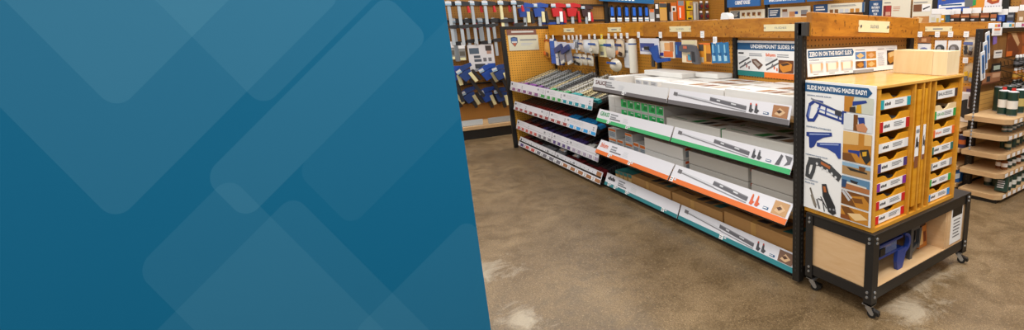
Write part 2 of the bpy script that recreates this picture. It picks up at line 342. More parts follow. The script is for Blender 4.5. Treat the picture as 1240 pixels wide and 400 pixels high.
def tags_art(seq, bandh=.34, heads=((.04, INK),), tail=None):
    def f(m, F, w, h):
        n = len(seq); g = w / n
        for u, c in heads:
            m.lines(F, u * w, u * w + .05, h * .62, h * .84, 1, c, fill=.8, rag=0); m.lines(F, u * w + .08, u * w + .26, h * .5, h * .88, 3, LGREY, fill=.5)
        for u in (.38, .96):
            m.rect(F, u * w - .03, u * w, h * .66, h * .76, GREY); m.rect(F, u * w - .03, u * w, h * .46, h * .56, GREY)
        for k, c in enumerate(seq):
            if c is None: continue
            m.rect(F, k * g + g * .12, (k + 1) * g - g * .02, h * .05, h * bandh, c); m.rect(F, k * g + g * .04, k * g + g * .42, h * .08, h * (bandh - .03), WHITE, .002); m.lines(F, k * g + g * .12, k * g + g * .36, h * .1, h * (bandh - .05), 2, MGREY, .0026)
        if tail: m.rect(F, .9 * w, .985 * w, h * .5, h * .93, tail, .002)
    return f
PUR = M('#8a5a86', .5); PUR2 = M('#5a4a80', .5); GRN = M('#3f9a52', .5); TL2 = M('#1f8fa0', .5); MAR = M('#9c4a4a', .5); SKY = M('#2f9fe0', .5); COR = M('#c8605a', .5); SLT = M('#77757e', .5); LAV = M('#a79ab0', .5); COP = M('#a8734c', .5)
LEFT = [  # (bottom y z), (top y z), near strip colours, far strip colours
    ((2.235, .838), (2.262, .957), [PUR] * 5 + [GRN], [GRN] * 3 + [TL2] * 5),
    ((2.25, .565), (2.282, .675), [MAR] * 7, [MAR, MAR, MAR, SKY, SKY, SKY, SKY]),
    ((2.255, .288), (2.288, .412), [COR] * 5 + [SLT] * 3, [PUR2] * 4 + [LAV] * 5),
    ((2.255, .045), (2.305, .165), [PUR2, COR, COR, SLT, SLT, SLT], [SLT] + [COP] * 5)]
LN = ('top', 'second', 'third', 'lowest')
LEFT_SHELVES = []
for i, (b, t, a, c) in enumerate(LEFT):
    F = Fr((-7.5, 2.3, b[1] + .045), (1, 0, 0), (0, .6, .19))
    sh = MB().slab(F, 0, 2.56, 0, .63, -.012, 0, BLACK).slab(F, 0, 2.56, -.02, 0, -.03, .03, BLACK).build('wire_shelf', gon)
    strip(sh, -7.53, -6.235, b, t, tags_art(a, heads=((.03, INK), (.8, GREY))), 'white sign with %s price blocks' % ('purple', 'maroon', 'coral', 'violet and coral')[i])
    strip(sh, -6.22, -4.93, b, t, tags_art(c, heads=((.04, GREY), (.42, GREY), (.55, LGREY)), tail=COP if i == 3 else None), 'white sign with %s price blocks' % ('green and teal', 'maroon and sky blue', 'violet and lilac', 'copper brown')[i])
    LEFT_SHELVES.append((sh, F))
RIGHT = [((2.228, 1.057), (2.258, 1.175)), ((2.24, .742), (2.29, .858)), ((2.2, .418), (2.282, .54)), ((2.275, .06), (2.32, .178))]
DGB = M('#6a6669', .5); GBAND = M('#3fae6e', .5, var=.03); OBAND = M('#e2702a', .5, var=.03); TBAND = M('#2a8088', .5, var=.03); SALB = M('#d9d9db', .5, var=.02)
REDP = M('#a8754e', .6); RIGHT_SHELVES = []
for i, (b, t) in enumerate(RIGHT):
    z = b[1] + .012 if i < 3 else .085
    sh = MB().box(-4.69, -2.14, max(b[0], t[0]) + .008, 2.92, z, z + .022, SHELFD).build('wood_shelf' if i < 3 else 'base_deck', gon)
    art = [(brand_art('SALICE', M('#5a2a2c'), DGB, (.45,)), slide_art(DGB, M('#d0402c'), REDP)),
           (brand_art('GRASS', M('#2f9a5c'), GBAND, (.17, .45)), slide_art(GBAND, GREY, None)),
           (brand_art('blum', M('#e2622a'), OBAND, (.2, .5, )), slide_art(OBAND, ORANGE, M('#c79a6a'), tags=(.01,))),
           (brand_art(None, INK, TBAND, (.05, .15, .33, .82)), slide_art(TBAND, M('#c0453c'), M('#7a5a48'), tags=(.42,)))][i]
    nm = ('grey', 'green', 'orange', 'teal')[i]
    strip(sh, -4.86, -3.51, b, t, art[0], 'white sign with a brand name and %s band' % nm, SALB if i == 0 else STRIPW)
    strip(sh, -3.49, -2.15, b, t, art[1], 'white sign with slide pictures and %s band' % nm)
    if i < 3: MB().slab(FY(-4.86, b[0] + .012, z - .03), 0, 2.7, 0, .02, -.02, 0, BLACK).build('shelf_lip', sh)
    RIGHT_SHELVES.append(z + .022)
    if i < 3:
        for x in (-4.66, -3.475, -2.16): MB().prism(FX(x, 2.32, z - .075), [(0, .06), (.6, 0), (.6, .075), (0, .075)], -.006, .006, BLACK).build('shelf_bracket', sh)

# ------------------------------------------------------------------ drawer slides standing in the wire racks
def slide_metal(c, d): return stripes('slide_' + c, '#' + c, '#' + d, 1, .03, .26, .4, .1)
METAL = {'cream': ('f0dfae', '4a3f2e'), 'grey': ('b2b8bb', '3c4043'), 'white': ('e4e2da', '4b4438'), 'black': ('4a4a4e', '141416'), 'red-brown': ('6a3a34', '1e1412'), 'violet': ('5c5468', '1b1a20'), 'dark': ('57524e', '171513'), 'steel blue': ('55728c', '1c242c')}
TIPC = {'purple': '#7a3f9a', 'green': '#3aa86a', 'teal': '#149a9c', 'red': '#b03434', 'blue': '#1d86c8', 'dark red': '#7a2428', 'violet': '#4a3a78', 'grey': '#8a8a90', 'white': '#e8e6e0'}
rows = [(['cream', 'cream', 'cream', 'grey', 'cream', 'grey', 'grey', 'cream', 'grey', 'grey', 'cream', 'cream', 'grey', 'black', 'white', 'cream', 'white', 'cream', 'white', 'cream', 'cream', 'dark', 'cream', 'dark'], ['purple'] * 11 + ['green'] * 6 + ['teal'] * 7),
        (['dark', 'red-brown'] * 12, ['dark red'] * 6 + ['red'] * 10 + ['blue'] * 8),
        (['red-brown', 'dark', 'violet'] * 8, ['dark red'] * 7 + ['violet'] * 13 + ['white'] * 4),
        (['dark', 'black'] * 12, ['dark red'] * 6 + ['grey'] * 8 + ['dark red'] * 10)]
for i, (sh, F) in enumerate(LEFT_SHELVES):
    n = 24; g = 2.54 / n; bodies, tips = rows[i]
    for k in range(n):
        c = bodies[k]; tp = tips[k]; mt = slide_metal(*METAL[c]); G = sub(F, .015 + g * (k + .5), .026, .002); L = .545 + .04 * math.sin(k * 1.7); hh = .03 + (.02 if R.random() < .4 else 0)
        org = at(G, 0, 0)
        m = MB().slab(G, -.042, .042, .01, L, 0, .012, mt).slab(G, -.042, -.03, .01, L, .012, hh, mt).slab(G, .03, .042, .01, L, .012, hh, mt).slab(G, -.022, .022, .03, L - .03, .013, hh - .004, mt)
        o = m.build('drawer_slide', None, org)
        tag(o, '%s drawer slide with %s tip, %s wire rack, %s from the wing panel' % (c, tp, LN[i], ORD[k]), 'drawer slide', 'drawer slides in the %s wire rack' % LN[i])
        plab(MB().slab(G, -.046, .046, .003, .07 if i else .045, .001, hh + .006, M(TIPC[tp], .4)).build('end_cap', o), tp + ' plastic end cap')
        if k:
            u = .015 + g * k; pts = [at(F, u, .0, 0), at(F, u, .0, .045), at(F, u, .56, .055), at(F, u, .6, .10), at(F, u, .62, 0)]
            m = MB().tube(pts, .002, M('#4a3a2a', .4), 4)
            q = [at(F, u, .02 + .055 * j, .012 + .05 * (j % 2)) for j in range(11)]; m.tube(q, .0016, M('#33261a', .4), 4); m.build('wire_divider', sh)
for (px, py, w, h, lb) in ((686, 181, .2, .1, 'silver plastic hardware bag on the lowest wire rack beside the coral sign'), (703, 190, .16, .1, 'small grey plastic hardware bag on the lowest wire rack above the copper sign')):
    p = pY(px, py, 2.36); F = Fr((p.x - w / 2, 2.30, .21), (1, 0, 0), (0, .8, .42))
    m = MB(); nx, ny = 7, 5
    vs = [at(F, w * a / (nx - 1), h * b / (ny - 1), sg * (.02 * math.sin(math.pi * a / (nx - 1)) * math.sin(math.pi * b / (ny - 1)) + .008 * R.random() + .001)) for sg in (1, -1) for a in range(nx) for b in range(ny)]
    fs = [(s0 + a * ny + b, s0 + (a + 1) * ny + b, s0 + (a + 1) * ny + b + 1, s0 + a * ny + b + 1) for s0 in (0, nx * ny) for a in range(nx - 1) for b in range(ny - 1)]
    m.add(vs, fs, M('#c8ccd2', .15, .6)); tag(m.build('parts_bag', None, (p.x, 2.30, .21)), lb, 'plastic bag')

# ------------------------------------------------------------------ cartons on the wooden shelves
def carton(x0, x1, y0, y1, z0, z1, mat, label, group, end=None, top=None, tape=False, seam=True, side=None):
    o = MB().box(x0, x1, y0, y1, z0, z1, mat).build('carton', None, ((x0 + x1) / 2, (y0 + y1) / 2, z0), bevel=.0045); tag(o, label, 'box', group)
    Ff, Ft, Fs = FY(x0, y0, z0), FZ(x0, y0, z1), FX(x1, y0, z0); w, d, h = x1 - x0, y1 - y0, z1 - z0
    if end:
        m = MB(); end(m, Ff, w, h); m.build('end_label', o)
    if side:
        m = MB(); side(m, Fs, d, h); m.build('end_label', o)
    if top:
        m = MB(); top(m, Ft, w, d); m.build('top_print', o)
    if tape: plab(MB().rect(Ff, w * .4, w * .47, 0, h, M('#c89a58', .3), .001).rect(Ft, w * .4, w * .47, 0, d, M('#c89a58', .3), .001).build('packing_tape', o), 'shiny tan tape')
    return o
def white_end(m, F, w, h): m.rect(F, w * .1, w * .9, h * .45, h * .9, LGREY); m.lines(F, w * .15, w * .85, h * .5, h * .88, 3, GREY, .002); m.rect(F, w * .68, w * .85, h * .22, h * .34, MGREY)
def green_end(m, F, w, h):
    m.rect(F, w * .08, w * .92, h * .1, h * .92, M('#dcf6e4')); m.rect(F, w * .06, w * .95, h * .2, h * .94, M('#34dc78', .35)); m.poly(F, [(w * .3, h * .34), (w * .8, h * .3), (w * .88, h * .62), (w * .5, h * .7)], M('#1aa050'), .002); m.rect(F, w * .5, w * .86, h * .74, h * .84, WHITE, .002)
def orange_end(m, F, w, h): m.rect(F, w * .06, w * .94, h * .74, h * .96, M('#ef7a24', .4)); m.rect(F, w * .08, w * .92, h * .12, h * .68, M('#b8c2cc')); m.lines(F, w * .14, w * .86, h * .16, h * .66, 4, M('#8090a0'), .002)
def teal_end(m, F, w, h): m.rect(F, w * .06, w * .94, h * .7, h * .98, M('#2a7a78')); m.rect(F, w * .1, w * .9, h * .1, h * .62, M('#d8b678'))
def orange_side(m, F, w, h): m.rect(F, w * .1, w * .9, h * .72, h * .92, M('#d8582a')); m.rect(F, w * .12, w * .6, h * .2, h * .66, M('#9aa6b2')); m.rect(F, w * .65, w * .85, h * .3, h * .55, M('#b4452a'))
def green_side(m, F, w, h): m.rect(F, w * .05, w * .3, 0, h, M('#2a9a54')); m.rect(F, w * .5, w * .9, h * .3, h * .8, MGREY)
def print_top(cols):
    def f(m, F, w, d):
        for k in range(3):
            u = w * (.42 + .17 * k); m.poly(F, [(u, d * .15), (u + w * .12, d * .2), (u + w * .15, d * .8), (u + w * .04, d * .75)], cols[k % len(cols)])
        m.rect(F, w * .05, w * .3, d * .3, d * .36, cols[0])
    return f
def tealtop(m, F, w, d): m.rect(F, 0, w, d * .0, d * .3, M('#2a7a78'))
z = RIGHT_SHELVES[0] + .001
WB = M('#e3e1dd', .5, var=.015)
brown = print_top([M('#a9784e'), M('#8a5a3c'), M('#c9b49a')])
carton(-4.735, -4.6, 2.35, 2.9, z, 1.19, WB, 'white carton standing endways beside the wire racks on the top wooden shelf', 'white cartons on the top wooden shelf', white_end)
for k, nm in enumerate(('first', 'second', 'third')):
    carton(-4.226 + .131 * k, -4.1 + .131 * k, 2.36, 2.9, z, 1.198, WB, '%s from the wire racks of three labelled white carton ends on the top wooden shelf' % nm, 'white cartons on the top wooden shelf', white_end)
carton(-4.58, -4.24, 2.55, 2.9, z, 1.185, WB, 'plain white carton behind the gap between the carton ends on the top shelf', 'white cartons on the top wooden shelf')
for k, (x0, x1) in enumerate(((-3.735, -2.905), (-2.885, -2.195))):
    for r in range(3):
        carton(x0, x1, 2.33 + .195 * r, 2.52 + .195 * r, z, 1.205 + .012 * k, WB, 'long white carton on the top shelf, %s row, %s' % (('front', 'middle', 'rear')[r], ('next to the three carton ends', 'next to the black end post')[k]), 'white cartons on the top wooden shelf', top=brown)
carton(-4.5, -3.85, 2.62, 2.86, 1.2, 1.245, WB, 'flat white carton lying on top of the white carton ends', 'white cartons on the top wooden shelf')
carton(-3.82, -3.5, 2.75, 2.92, 1.209, 1.25, WB, 'short white carton stacked behind, against the pegboard post', 'white cartons on the top wooden shelf')
z = RIGHT_SHELVES[1] + .001
gtop = print_top([M('#2f8a48'), M('#2a2622'), M('#8a6a50')])
for k in range(2):
    for r in range(2): carton(-4.88 + .145 * k if k else -4.69 - .185, -4.74 + .145 * k, 2.4, 2.9, z + .103 * r, z + .102 + .103 * r, WB, 'plain white carton end, %s of two stacked, %s the green labels' % (('lower', 'upper')[r], ('away from', 'touching')[k]), 'plain white cartons on the green shelf')
for k in range(6):
    for r in range(2): carton(-4.575 + .1305 * k, -4.45 + .1305 * k, 2.38, 2.9, z + .103 * r, z + .102 + .103 * r, WB, 'white carton with green end label, %s row, %s from the plain white ends' % (('lower', 'upper')[r], ORD[k]), 'green-labelled cartons', green_end)
for k, (x0, x1) in enumerate(((-3.68, -2.955), (-2.935, -2.18))):
    for r in range(3): carton(x0, x1, 2.33 + .195 * r, 2.52 + .195 * r, z, .908, OFFW, 'long white carton with green printed top, %s row, %s' % (('front', 'middle', 'rear')[r], ('next to the green carton ends', 'next to the black end post')[k]), 'long cartons on the green shelf', top=gtop, side=green_side)
z = RIGHT_SHELVES[2] + .001
GB = M('#bfbab2', .55, var=.03)
for (x0, x1, n, h, lb) in ((-4.87, -4.7, 2, .1, 'beside the wire racks'), (-4.69, -4.56, 1, .105, 'second in the row'), (-4.515, -4.37, 2, .1, 'third in the row'), (-4.355, -4.245, 1, .13, 'fourth in the row'), (-4.235, -4.125, 1, .125, 'fifth, touching the long cartons')):
    for r in range(n): carton(x0, x1, 2.37, 2.85, z + (h + .001) * r, z + h - .003 + (h + .001) * r, WB, 'small carton with orange end label, %s%s' % (lb, ', ' + ('lower', 'upper')[r] + ' one' if n > 1 else ''), 'orange-labelled cartons', orange_end)
obr = print_top([M('#4a3018'), M('#8a6a24'), M('#5c3a1c')])
for (x0, x1, h, mt, lb) in ((-4.09, -3.47, .112, WB, 'behind the orange brand name'), (-3.385, -2.655, .107, GB, 'second of the long stacks'), (-2.62, -2.175, .107, GB, 'beside the black end post')):
    for r in range(2):
        for q in range(2):
            carton(x0, x1, 2.34 + .26 * q, 2.59 + .26 * q, z + (h + .001) * r, z + h - .003 + (h + .001) * r, mt, 'long off-white carton on the orange shelf, %s, %s %s' % (lb, ('lower', 'upper')[r], ('front', 'rear')[q]), 'long cartons on the orange shelf', top=obr if r else None, side=orange_side)
z = RIGHT_SHELVES[3] + .001
for k in range(4): carton(-4.78 + .089 * k, -4.696 + .089 * k, 2.37, 2.9, z, .212 + .006 * k, CARD, 'narrow brown carton with teal end label, %s from the wire racks' % ORD[k], 'narrow brown cartons', teal_end, tealtop)
ktop = print_top([M('#3a3a3e'), M('#5a5348'), M('#2a6a66')])
for k, (x0, x1) in enumerate(((-4.42, -3.72), (-3.695, -2.985), (-2.965, -2.18))):
    for r in range(2): carton(x0, x1, 2.36 + .28 * r, 2.63 + .28 * r, z, .234 + .02 * (k == 2), CARD, 'long brown cardboard carton on the lowest shelf, %s, %s row' % (('beside the narrow teal ones', 'middle of the three', 'beside the black end post')[k], ('front', 'rear')[r]), 'long brown cartons', top=ktop, tape=True)

# ------------------------------------------------------------------ steel cart at the end of the run
X0, X1, Y0, Y1 = -2.035, -1.535, 2.27, 3.385
cart = thing('display_cart', ((X0 + X1) / 2, (Y0 + Y1) / 2, 0), 'black steel rolling cart with plywood panels carrying the birch drawer cabinet', 'cart')
STL = M('#1c1b1b', .4, var=.08)
for x in (X0, X1 - .055):
    for y in (Y0, Y1 - .055):
        sx = 1 if x == X0 else -1; sy = 1 if y == Y0 else -1
        xo = x if sx == 1 else x + .055; yo = y if sy == 1 else y + .055
        m = MB().box(min(xo, xo + sx * .055), max(xo, xo + sx * .055), min(yo, yo + sy * .006), max(yo, yo + sy * .006), .085, .51, STL)
        m.box(min(xo, xo + sx * .006), max(xo, xo + sx * .006), min(yo + sy * .006, yo + sy * .055), max(yo + sy * .006, yo + sy * .055), .085, .51, STL)
        m.box(min(xo, xo + sx * .05), max(xo, xo + sx * .05), min(yo, yo + sy * .05), max(yo, yo + sy * .05), .085, .095, STL)
        leg = m.build('leg', cart)
        for zz in (.135, .165, .465, .49):
            for q, ax in ((Vector((xo + sx * .03, yo, zz)), (0, -sy, 0)), (Vector((xo, yo + sy * .03, zz)), (-sx, 0, 0))):
                plab(MB().lathe(q, [(.009, 0, STEEL), (.008, .005, STEEL), (.0001, .006, STEEL)], 8, ax).build('bolt', leg, smooth=True), 'silver carriage bolt')
for (za, zb) in ((.115, .178), (.448, .508)):
    for (a, b) in (((X0 + .0065, X1 - .0065), Y0 + .0065), ((X0 + .0065, X1 - .0065), Y1 - .0125)):
        MB().box(a[0], a[1], b, b + .006, za, zb, STL).build('rail', cart)
    for x in (X0 + .0065, X1 - .0125): MB().box(x, x + .006, Y0 + .013, Y1 - .013, za, zb, STL).build('rail', cart)
MB().box(X0, X1, Y0, Y1, .5105, .52, STL).build('top_tray', cart, bevel=.002)
MB().box(X0 + .02, X1 - .014, Y0 + .02, Y1 - .02, .165, .18, PLYX).build('plywood_deck', cart)
MB().box(X0 + .02, X1 - .02, Y0 + .014, Y0 + .024, .181, .508, PLY).build('plywood_end_panel', cart)
MB().box(X0 + .014, X0 + .026, Y0 + .03, Y1 - .03, .181, .508, PLY).build('plywood_side_panel', cart)
bx = MB().box(X0 + .03, X1 - .02, 3.1, 3.112, .181, .505, PLY).box(X1 - .03, X1 - .016, 3.114, Y1 - .02, .181, .505, PLY).build('plywood_box', cart)
F = FX(X1 - .0155, 3.14, .2); m = MB().slab(F, .02, .17, -.005, .26, 0, .002, WHITE).rect(F, .03, .16, .185, .25, BLACK, .003)
m.lines(F, .05, .145, .03, .17, 6, MGREY, .003, .35, .2); plab(m.build('notice_card', cart), 'white notice card with a black heading block')
def caster(x, y, turn):
    c, s = math.cos(turn), math.sin(turn); d = Vector((c, s, 0)); n = Vector((-s, c, 0)); o = Vector((x, y, 0))
    par = bpy.data.objects.new('caster', None); COL.objects.link(par); par.parent = cart; par.location = o - cart.location
    w = o + d * .022
    MB().cyl(w + Vector((0, 0, .0285)) - n * .011, w + Vector((0, 0, .0285)) + n * .011, .028, M('#181818', .5), 18).cyl(w + Vector((0, 0, .0285)) - n * .0125, w + Vector((0, 0, .0285)) + n * .0125, .012, STEEL, 10).build('wheel', par, smooth=True)
    m = MB().box(x - .03, x + .03, y - .026, y + .026, .078, .084, STEEL).cyl(o + Vector((0, 0, .064)), o + Vector((0, 0, .078)), .022, STEEL, 12)
    for sg in (-1, 1):
        G = Fr(o + n * sg * .0155, d, (0, 0, 1)); m.prism(G, [(-.018, .064), (.02, .064), (.036, .034), (.03, .02), (.015, .022)], -.0015, .0015, STEEL)
    m.build('fork', par, smooth=True)
    G = Fr(o, d, (0, 0, 1)); plab(MB().prism(G, [(.03, .052), (.062, .044), (.066, .024), (.055, .022), (.036, .038)], -.015, .015, BLACK).build('brake_pedal', par), 'black brake pedal')
caster(X1 - .035, Y0 + .03, .25); caster(X0 + .035, Y0 + .03, .35); caster(X1 - .035, Y1 - .035, .3); caster(X0 + .035, Y1 - .035, .3)

# drawer cabinet
cb = thing('drawer_cabinet', (-1.81, 2.74, .521), 'varnished birch cabinet with two columns of labelled sample drawers on the black cart', 'cabinet')
a0, a1, b0, b1, c0, c1 = -2.065, -1.56, 2.29, 3.185, .5215, 1.335
MB().box(a0 - .004, a1 + .004, b0 - .006, b1 + .004, c1 - .016, c1, TOPB).build('top', cb, bevel=.002)
MB().box(a0, a1, b0, b1, c0, c0 + .022, BIRCH).build('bottom', cb)
MB().box(a0, a0 + .012, b0, b1, c0 + .0225, c1 - .0165, BIRCH).build('back_panel', cb)
for y in (b0, 2.632, 2.722, 2.79, 2.852, 3.167): MB().box(a0 + .0125, a1, y, y + (.018 if y in (b0, 3.167) else .014), c0 + .0225, c1 - .0165, BIRCH).build('side_panel', cb)
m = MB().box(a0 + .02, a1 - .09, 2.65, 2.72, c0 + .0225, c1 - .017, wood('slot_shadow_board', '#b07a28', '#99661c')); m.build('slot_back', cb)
LCOL = [('teal', '#14a3b0', None), ('red', '#c01822', None), ('pale grey', '#d5d8de', None), ('white', '#e6e8ec', None), ('purple', '#6a2a86', None), ('magenta', '#96289a', None), ('dark red', '#c8141e', None), ('crimson', '#d01420', None)]
LCOL = [('teal', '#14a3b0'), ('red', '#c01822'), ('white', '#e6e8ec'), ('navy blue', '#43347c'), ('magenta purple', '#86259a'), ('bright red', '#cc1620'), ('scarlet', '#d81420')]
RCOL = [('black', '#3a3034', 'SALICE', '#26262a'), ('green', '#1fa04a', 'GRASS', '#2f9a4c'), ('orange', '#ee6a20', 'blum', '#e2622a'), ('deep teal', '#15716e', None, None), ('grey', '#a2a6aa', None, None), ('bright green', '#22b048', None, None), ('sky blue', '#1f8fe0', None, None)]
def drawer(y0, y1, zb, h, col, brand, bc, frontw, lab):
    d = bpy.data.objects.new('drawer', None); COL.objects.link(d); d.parent = cb; d.location = Vector((a1, (y0 + y1) / 2, zb)) - cb.location; d['label'] = lab
    w = y1 - y0; F = FX(a1 - .022, y0, zb); hh = h
    pts = [(0, 0), (w, 0), (w, hh), (w * .68, hh)] + [(w * .68 - .012 + .012 * math.cos(t) - .0, hh - .004 - .020 * math.sin(t) * 1.3) for t in (math.pi * .25, math.pi * .5)] + [(w * .62, hh * .58), (w * .44, hh * .58)] + [(w * .38, hh * .7), (w * .35, hh)] + [(0, hh)]
    pts = [(0, 0), (w, 0), (w, hh), (w * .72, hh), (w * .68, hh * .88), (w * .61, hh * .71), (w * .52, hh * .66), (w * .43, hh * .71), (w * .37, hh * .88), (w * .33, hh), (0, hh)]
    MB().prism(F, pts, -.012, 0, frontw).build('drawer_front', d, bevel=.0015)
    m = MB().box(a0 + .03, a1 - .036, y0, y0 + .008, zb, zb + hh * .8, frontw).box(a0 + .03, a1 - .036, y1 - .008, y1, zb, zb + hh * .8, frontw).box(a0 + .03, a1 - .036, y0 + .008, y1 - .008, zb, zb + .006, frontw).box(a0 + .02, a0 + .029, y0, y1, zb, zb + hh * .8, frontw); m.build('drawer_box', d)
    cc = M(col, .45, var=.02); lh = hh * .62
    m = MB().slab(F, .004, w - .004, .004, lh, .0005, .0025, WHITE).rect(F, .004, w * .18, .004, lh, cc, .003).rect(F, w * .87, w - .004, .004, lh, cc, .003)
    if brand: m.text(F, w * .2, w * (.2 + .058 * len(brand)), lh * .42, lh * .74, brand, M(bc), .02, .003)
    else:
        for k in range(4): m.rect(F, w * (.2 + .045 * k), w * (.235 + .045 * k), lh * .42, lh * (.66 + .06 * (k % 2)), INK, .003)
    m.lines(F, w * .5, w * .82, lh * .36, lh * .84, 3, GREY, .003, .55)
    m.build('drawer_label', d)
    m = MB()
    for k in range(5): yy = y0 + .03 + R.random() * (w - .09); m.box(a1 - .14 - .06 * R.random(), a1 - .045, yy, yy + .028, zb + .008, zb + hh * (.45 + .25 * R.random()), (GREY, DKBROWN, MGREY, STEEL)[k % 4])
    plab(m.build('slide_samples', d), 'metal slide samples inside the drawer')
ZL = [1.198, 1.072, .958, .846, .737, .632, .528 + .018]; HL = [.088, .098, .088, .088, .084, .084, .084]
for k, (n_, c_) in enumerate(LCOL): drawer(2.31, 2.628, ZL[k] if k < 6 else .546, HL[k], c_, None, None, BIRCHD, 'drawer with %s label ends' % n_)
ZR = [1.196, 1.072, .958, .852, .748, .646, .546]
for k, (n_, c_, br, bc) in enumerate(RCOL): drawer(2.868, 3.163, ZR[k], (.088, .086, .086, .084, .082, .08, .08)[k], c_, br, bc, MAPLE if k == 1 else BIRCHD, 'drawer with %s label ends' % n_)
# the two pull-out cards in the middle slots
for (y, lb) in ((2.672, 'wide'), (2.752, 'narrow')):
    w = .04 if lb == 'wide' else .026; F = FX(a1 - .004, y, .88); m = MB().slab(F, 0, w, -.3, .4, -.3, 0, BIRCHD).slab(F, 0, w, -.02, .19, 0.0005, .002, WHITE)
    m.rect(F, .0, w, -.02, .01, M('#8a5230'), .003).poly(F, [(w * .1, .06), (w * .5, .07), (w * .9, .055), (w * .9, .09), (w * .6, .1), (w * .5, .13), (w * .2, .12)], INK, .003)
    if lb == 'wide': m.rect(F, 0, w, -.06, .0, M('#8a5230'), .003).rect(F, w * .1, w * .9, .15, .17, GREY, .003)
    m.build('slot_card', cb)

# poster on the end of the cabinet
JIG = M('#27408e', .4, var=.08); JIGL = M('#6f86c8', .4); PBG = M('#f0f0f0', .4, var=.01); SKYP = M('#8fb2cc', .5); AMB = M('#c8862c', .5, var=.1); AMBD = M('#7a4a1c', .5, var=.1); AMBL = M('#e0b878', .5)
F = FY(a0 + .002, b0 - .0065, c0 + .03); PW, PH = .492, .783
m = MB().slab(F, 0, PW, 0, PH, 0, .005, PBG); L = .0062
def pp(pts, mt, w=None): m.poly(F, [(u * PW, (1 - v) * PH) for u, v in pts], mt, L if w is None else w)
def pr(u0, v0, u1, v1, mt, w=None): m.rect(F, u0 * PW, u1 * PW, (1 - v1) * PH, (1 - v0) * PH, mt, L if w is None else w)
def pt(u0, v0, u1, v1, t, mt, b=.0): m.text(F, u0 * PW, u1 * PW, (1 - v1) * PH, (1 - v0) * PH, t, mt, b, L + .0006)
pp([(.0, .018), (.90, .018), (.955, .05), (.90, .084), (.0, .084)], NAVY); pt(.03, .034, .885, .068, 'SLIDE MOUNTING MADE EASY!', WHITE, .035)
pt(.03, .105, .40, .117, 'UNIVERSAL DRAWER SLIDE JIG', NAVY, .02)
def thick(pts, th, mt, w=None):                      # an inked line of even width
    for (ua, va), (ub, vb) in zip(pts, pts[1:]):
        a = Vector((ua * PW, (1 - va) * PH)); b = Vector((ub * PW, (1 - vb) * PH)); d = (b - a); d = d / d.length; n = Vector((-d.y, d.x)) * th / 2; e = d * th * .3
        m.poly(F, [tuple(a - n - e), tuple(b - n + e), tuple(b + n + e), tuple(a + n - e)], mt, L if w is None else w)
thick([(.27, .155), (.15, .15), (.08, .18), (.04, .27), (.06, .30), (.14, .295), (.19, .25)], .02, JIG); thick([(.24, .17), (.19, .25)], .014, JIG)
thick([(.085, .195), (.06, .265)], .012, JIGL, L + .0004); thick([(.10, .135), (.58, .215)], .01, GREY); thick([(.18, .16), (.60, .215)], .011, JIG); thick([(.22, .235), (.60, .275)], .013, JIG); thick([(.2, .2), (.60, .248)], .008, JIGL)
thick([(.59, .205), (.585, .28)], .028, JIG); thick([(.33, .19), (.32, .24)], .01, JIG); thick([(.52, .215), (.51, .26)], .01, JIG); pp([(.46, .19), (.56, .2), (.55, .24), (.46, .23)], M('#3a3a44'), L + .0006)
pt(.03, .343, .41, .355, 'DRAWER INSTALLATION BRACKETS', NAVY, .02)
pp([(.03, .395), (.42, .365), (.43, .392), (.30, .415), (.20, .45), (.16, .495), (.11, .515), (.08, .51), (.07, .43), (.03, .425)], JIG); pp([(.08, .402), (.39, .378), (.39, .385), (.08, .412)], M('#9fb0dc'), L + .0005)
pp([(.20, .462), (.56, .43), (.565, .545), (.53, .55), (.48, .515), (.36, .492), (.20, .49)], M('#2f4a9c', .4, var=.08), L + .0008); pp([(.25, .465), (.53, .442), (.53, .449), (.25, .474)], M('#9fb0dc'), L + .0013)
pt(.02, .563, .37, .575, 'UNDERMOUNT DRAWER SLIDE JIG', NAVY, .02)
CHAR = M('#45484c', .4); CHL = M('#8a8d92', .4)
thick([(.10, .615), (.24, .61), (.40, .637), (.54, .69)], .046, CHAR); thick([(.10, .605), (.06, .67), (.05, .735), (.11, .745), (.15, .69), (.17, .64)], .026, CHAR)
pp([(.27, .598), (.42, .622), (.41, .645), (.27, .62)], M('#b86a3a'), L + .0012)
for u, v in ((.21, .625), (.29, .648), (.37, .66), (.44, .675), (.50, .695)): pp([(u + .02 * math.cos(t * 1.05), v + .012 * math.sin(t * 1.05)) for t in range(6)], M('#d9dadc'), L + .0012)
pt(.02, .765, .235, .777, 'JIG IT UNDERMOUNT', NAVY, .02); pt(.02, .787, .175, .799, 'DRILLING GUIDE', NAVY, .02)
thick([(.11, .835), (.20, .975)], .012, M('#6a6258')); thick([(.14, .89), (.19, .955)], .022, M('#8a8276'), L + .0004); thick([(.22, .91), (.26, .975)], .012, M('#6a6a6e')); thick([(.24, .9), (.31, .905), (.34, .985)], .007, INK); thick([(.28, .88), (.37, .955)], .007, INK)
pp([(.29, .775), (.36, .765), (.40, .83), (.50, .92), (.52, .975), (.47, .995), (.40, .98), (.36, .92), (.31, .87)], KEYBLK); pp([(.31, .79), (.35, .785), (.37, .83), (.33, .835)], M('#b86a3a'), L + .0008)
for u, v in ((.43, .955), (.485, .95)): pp([(u + .018 * math.cos(t * 1.05), v + .010 * math.sin(t * 1.05)) for t in range(6)], CHL, L + .0008)
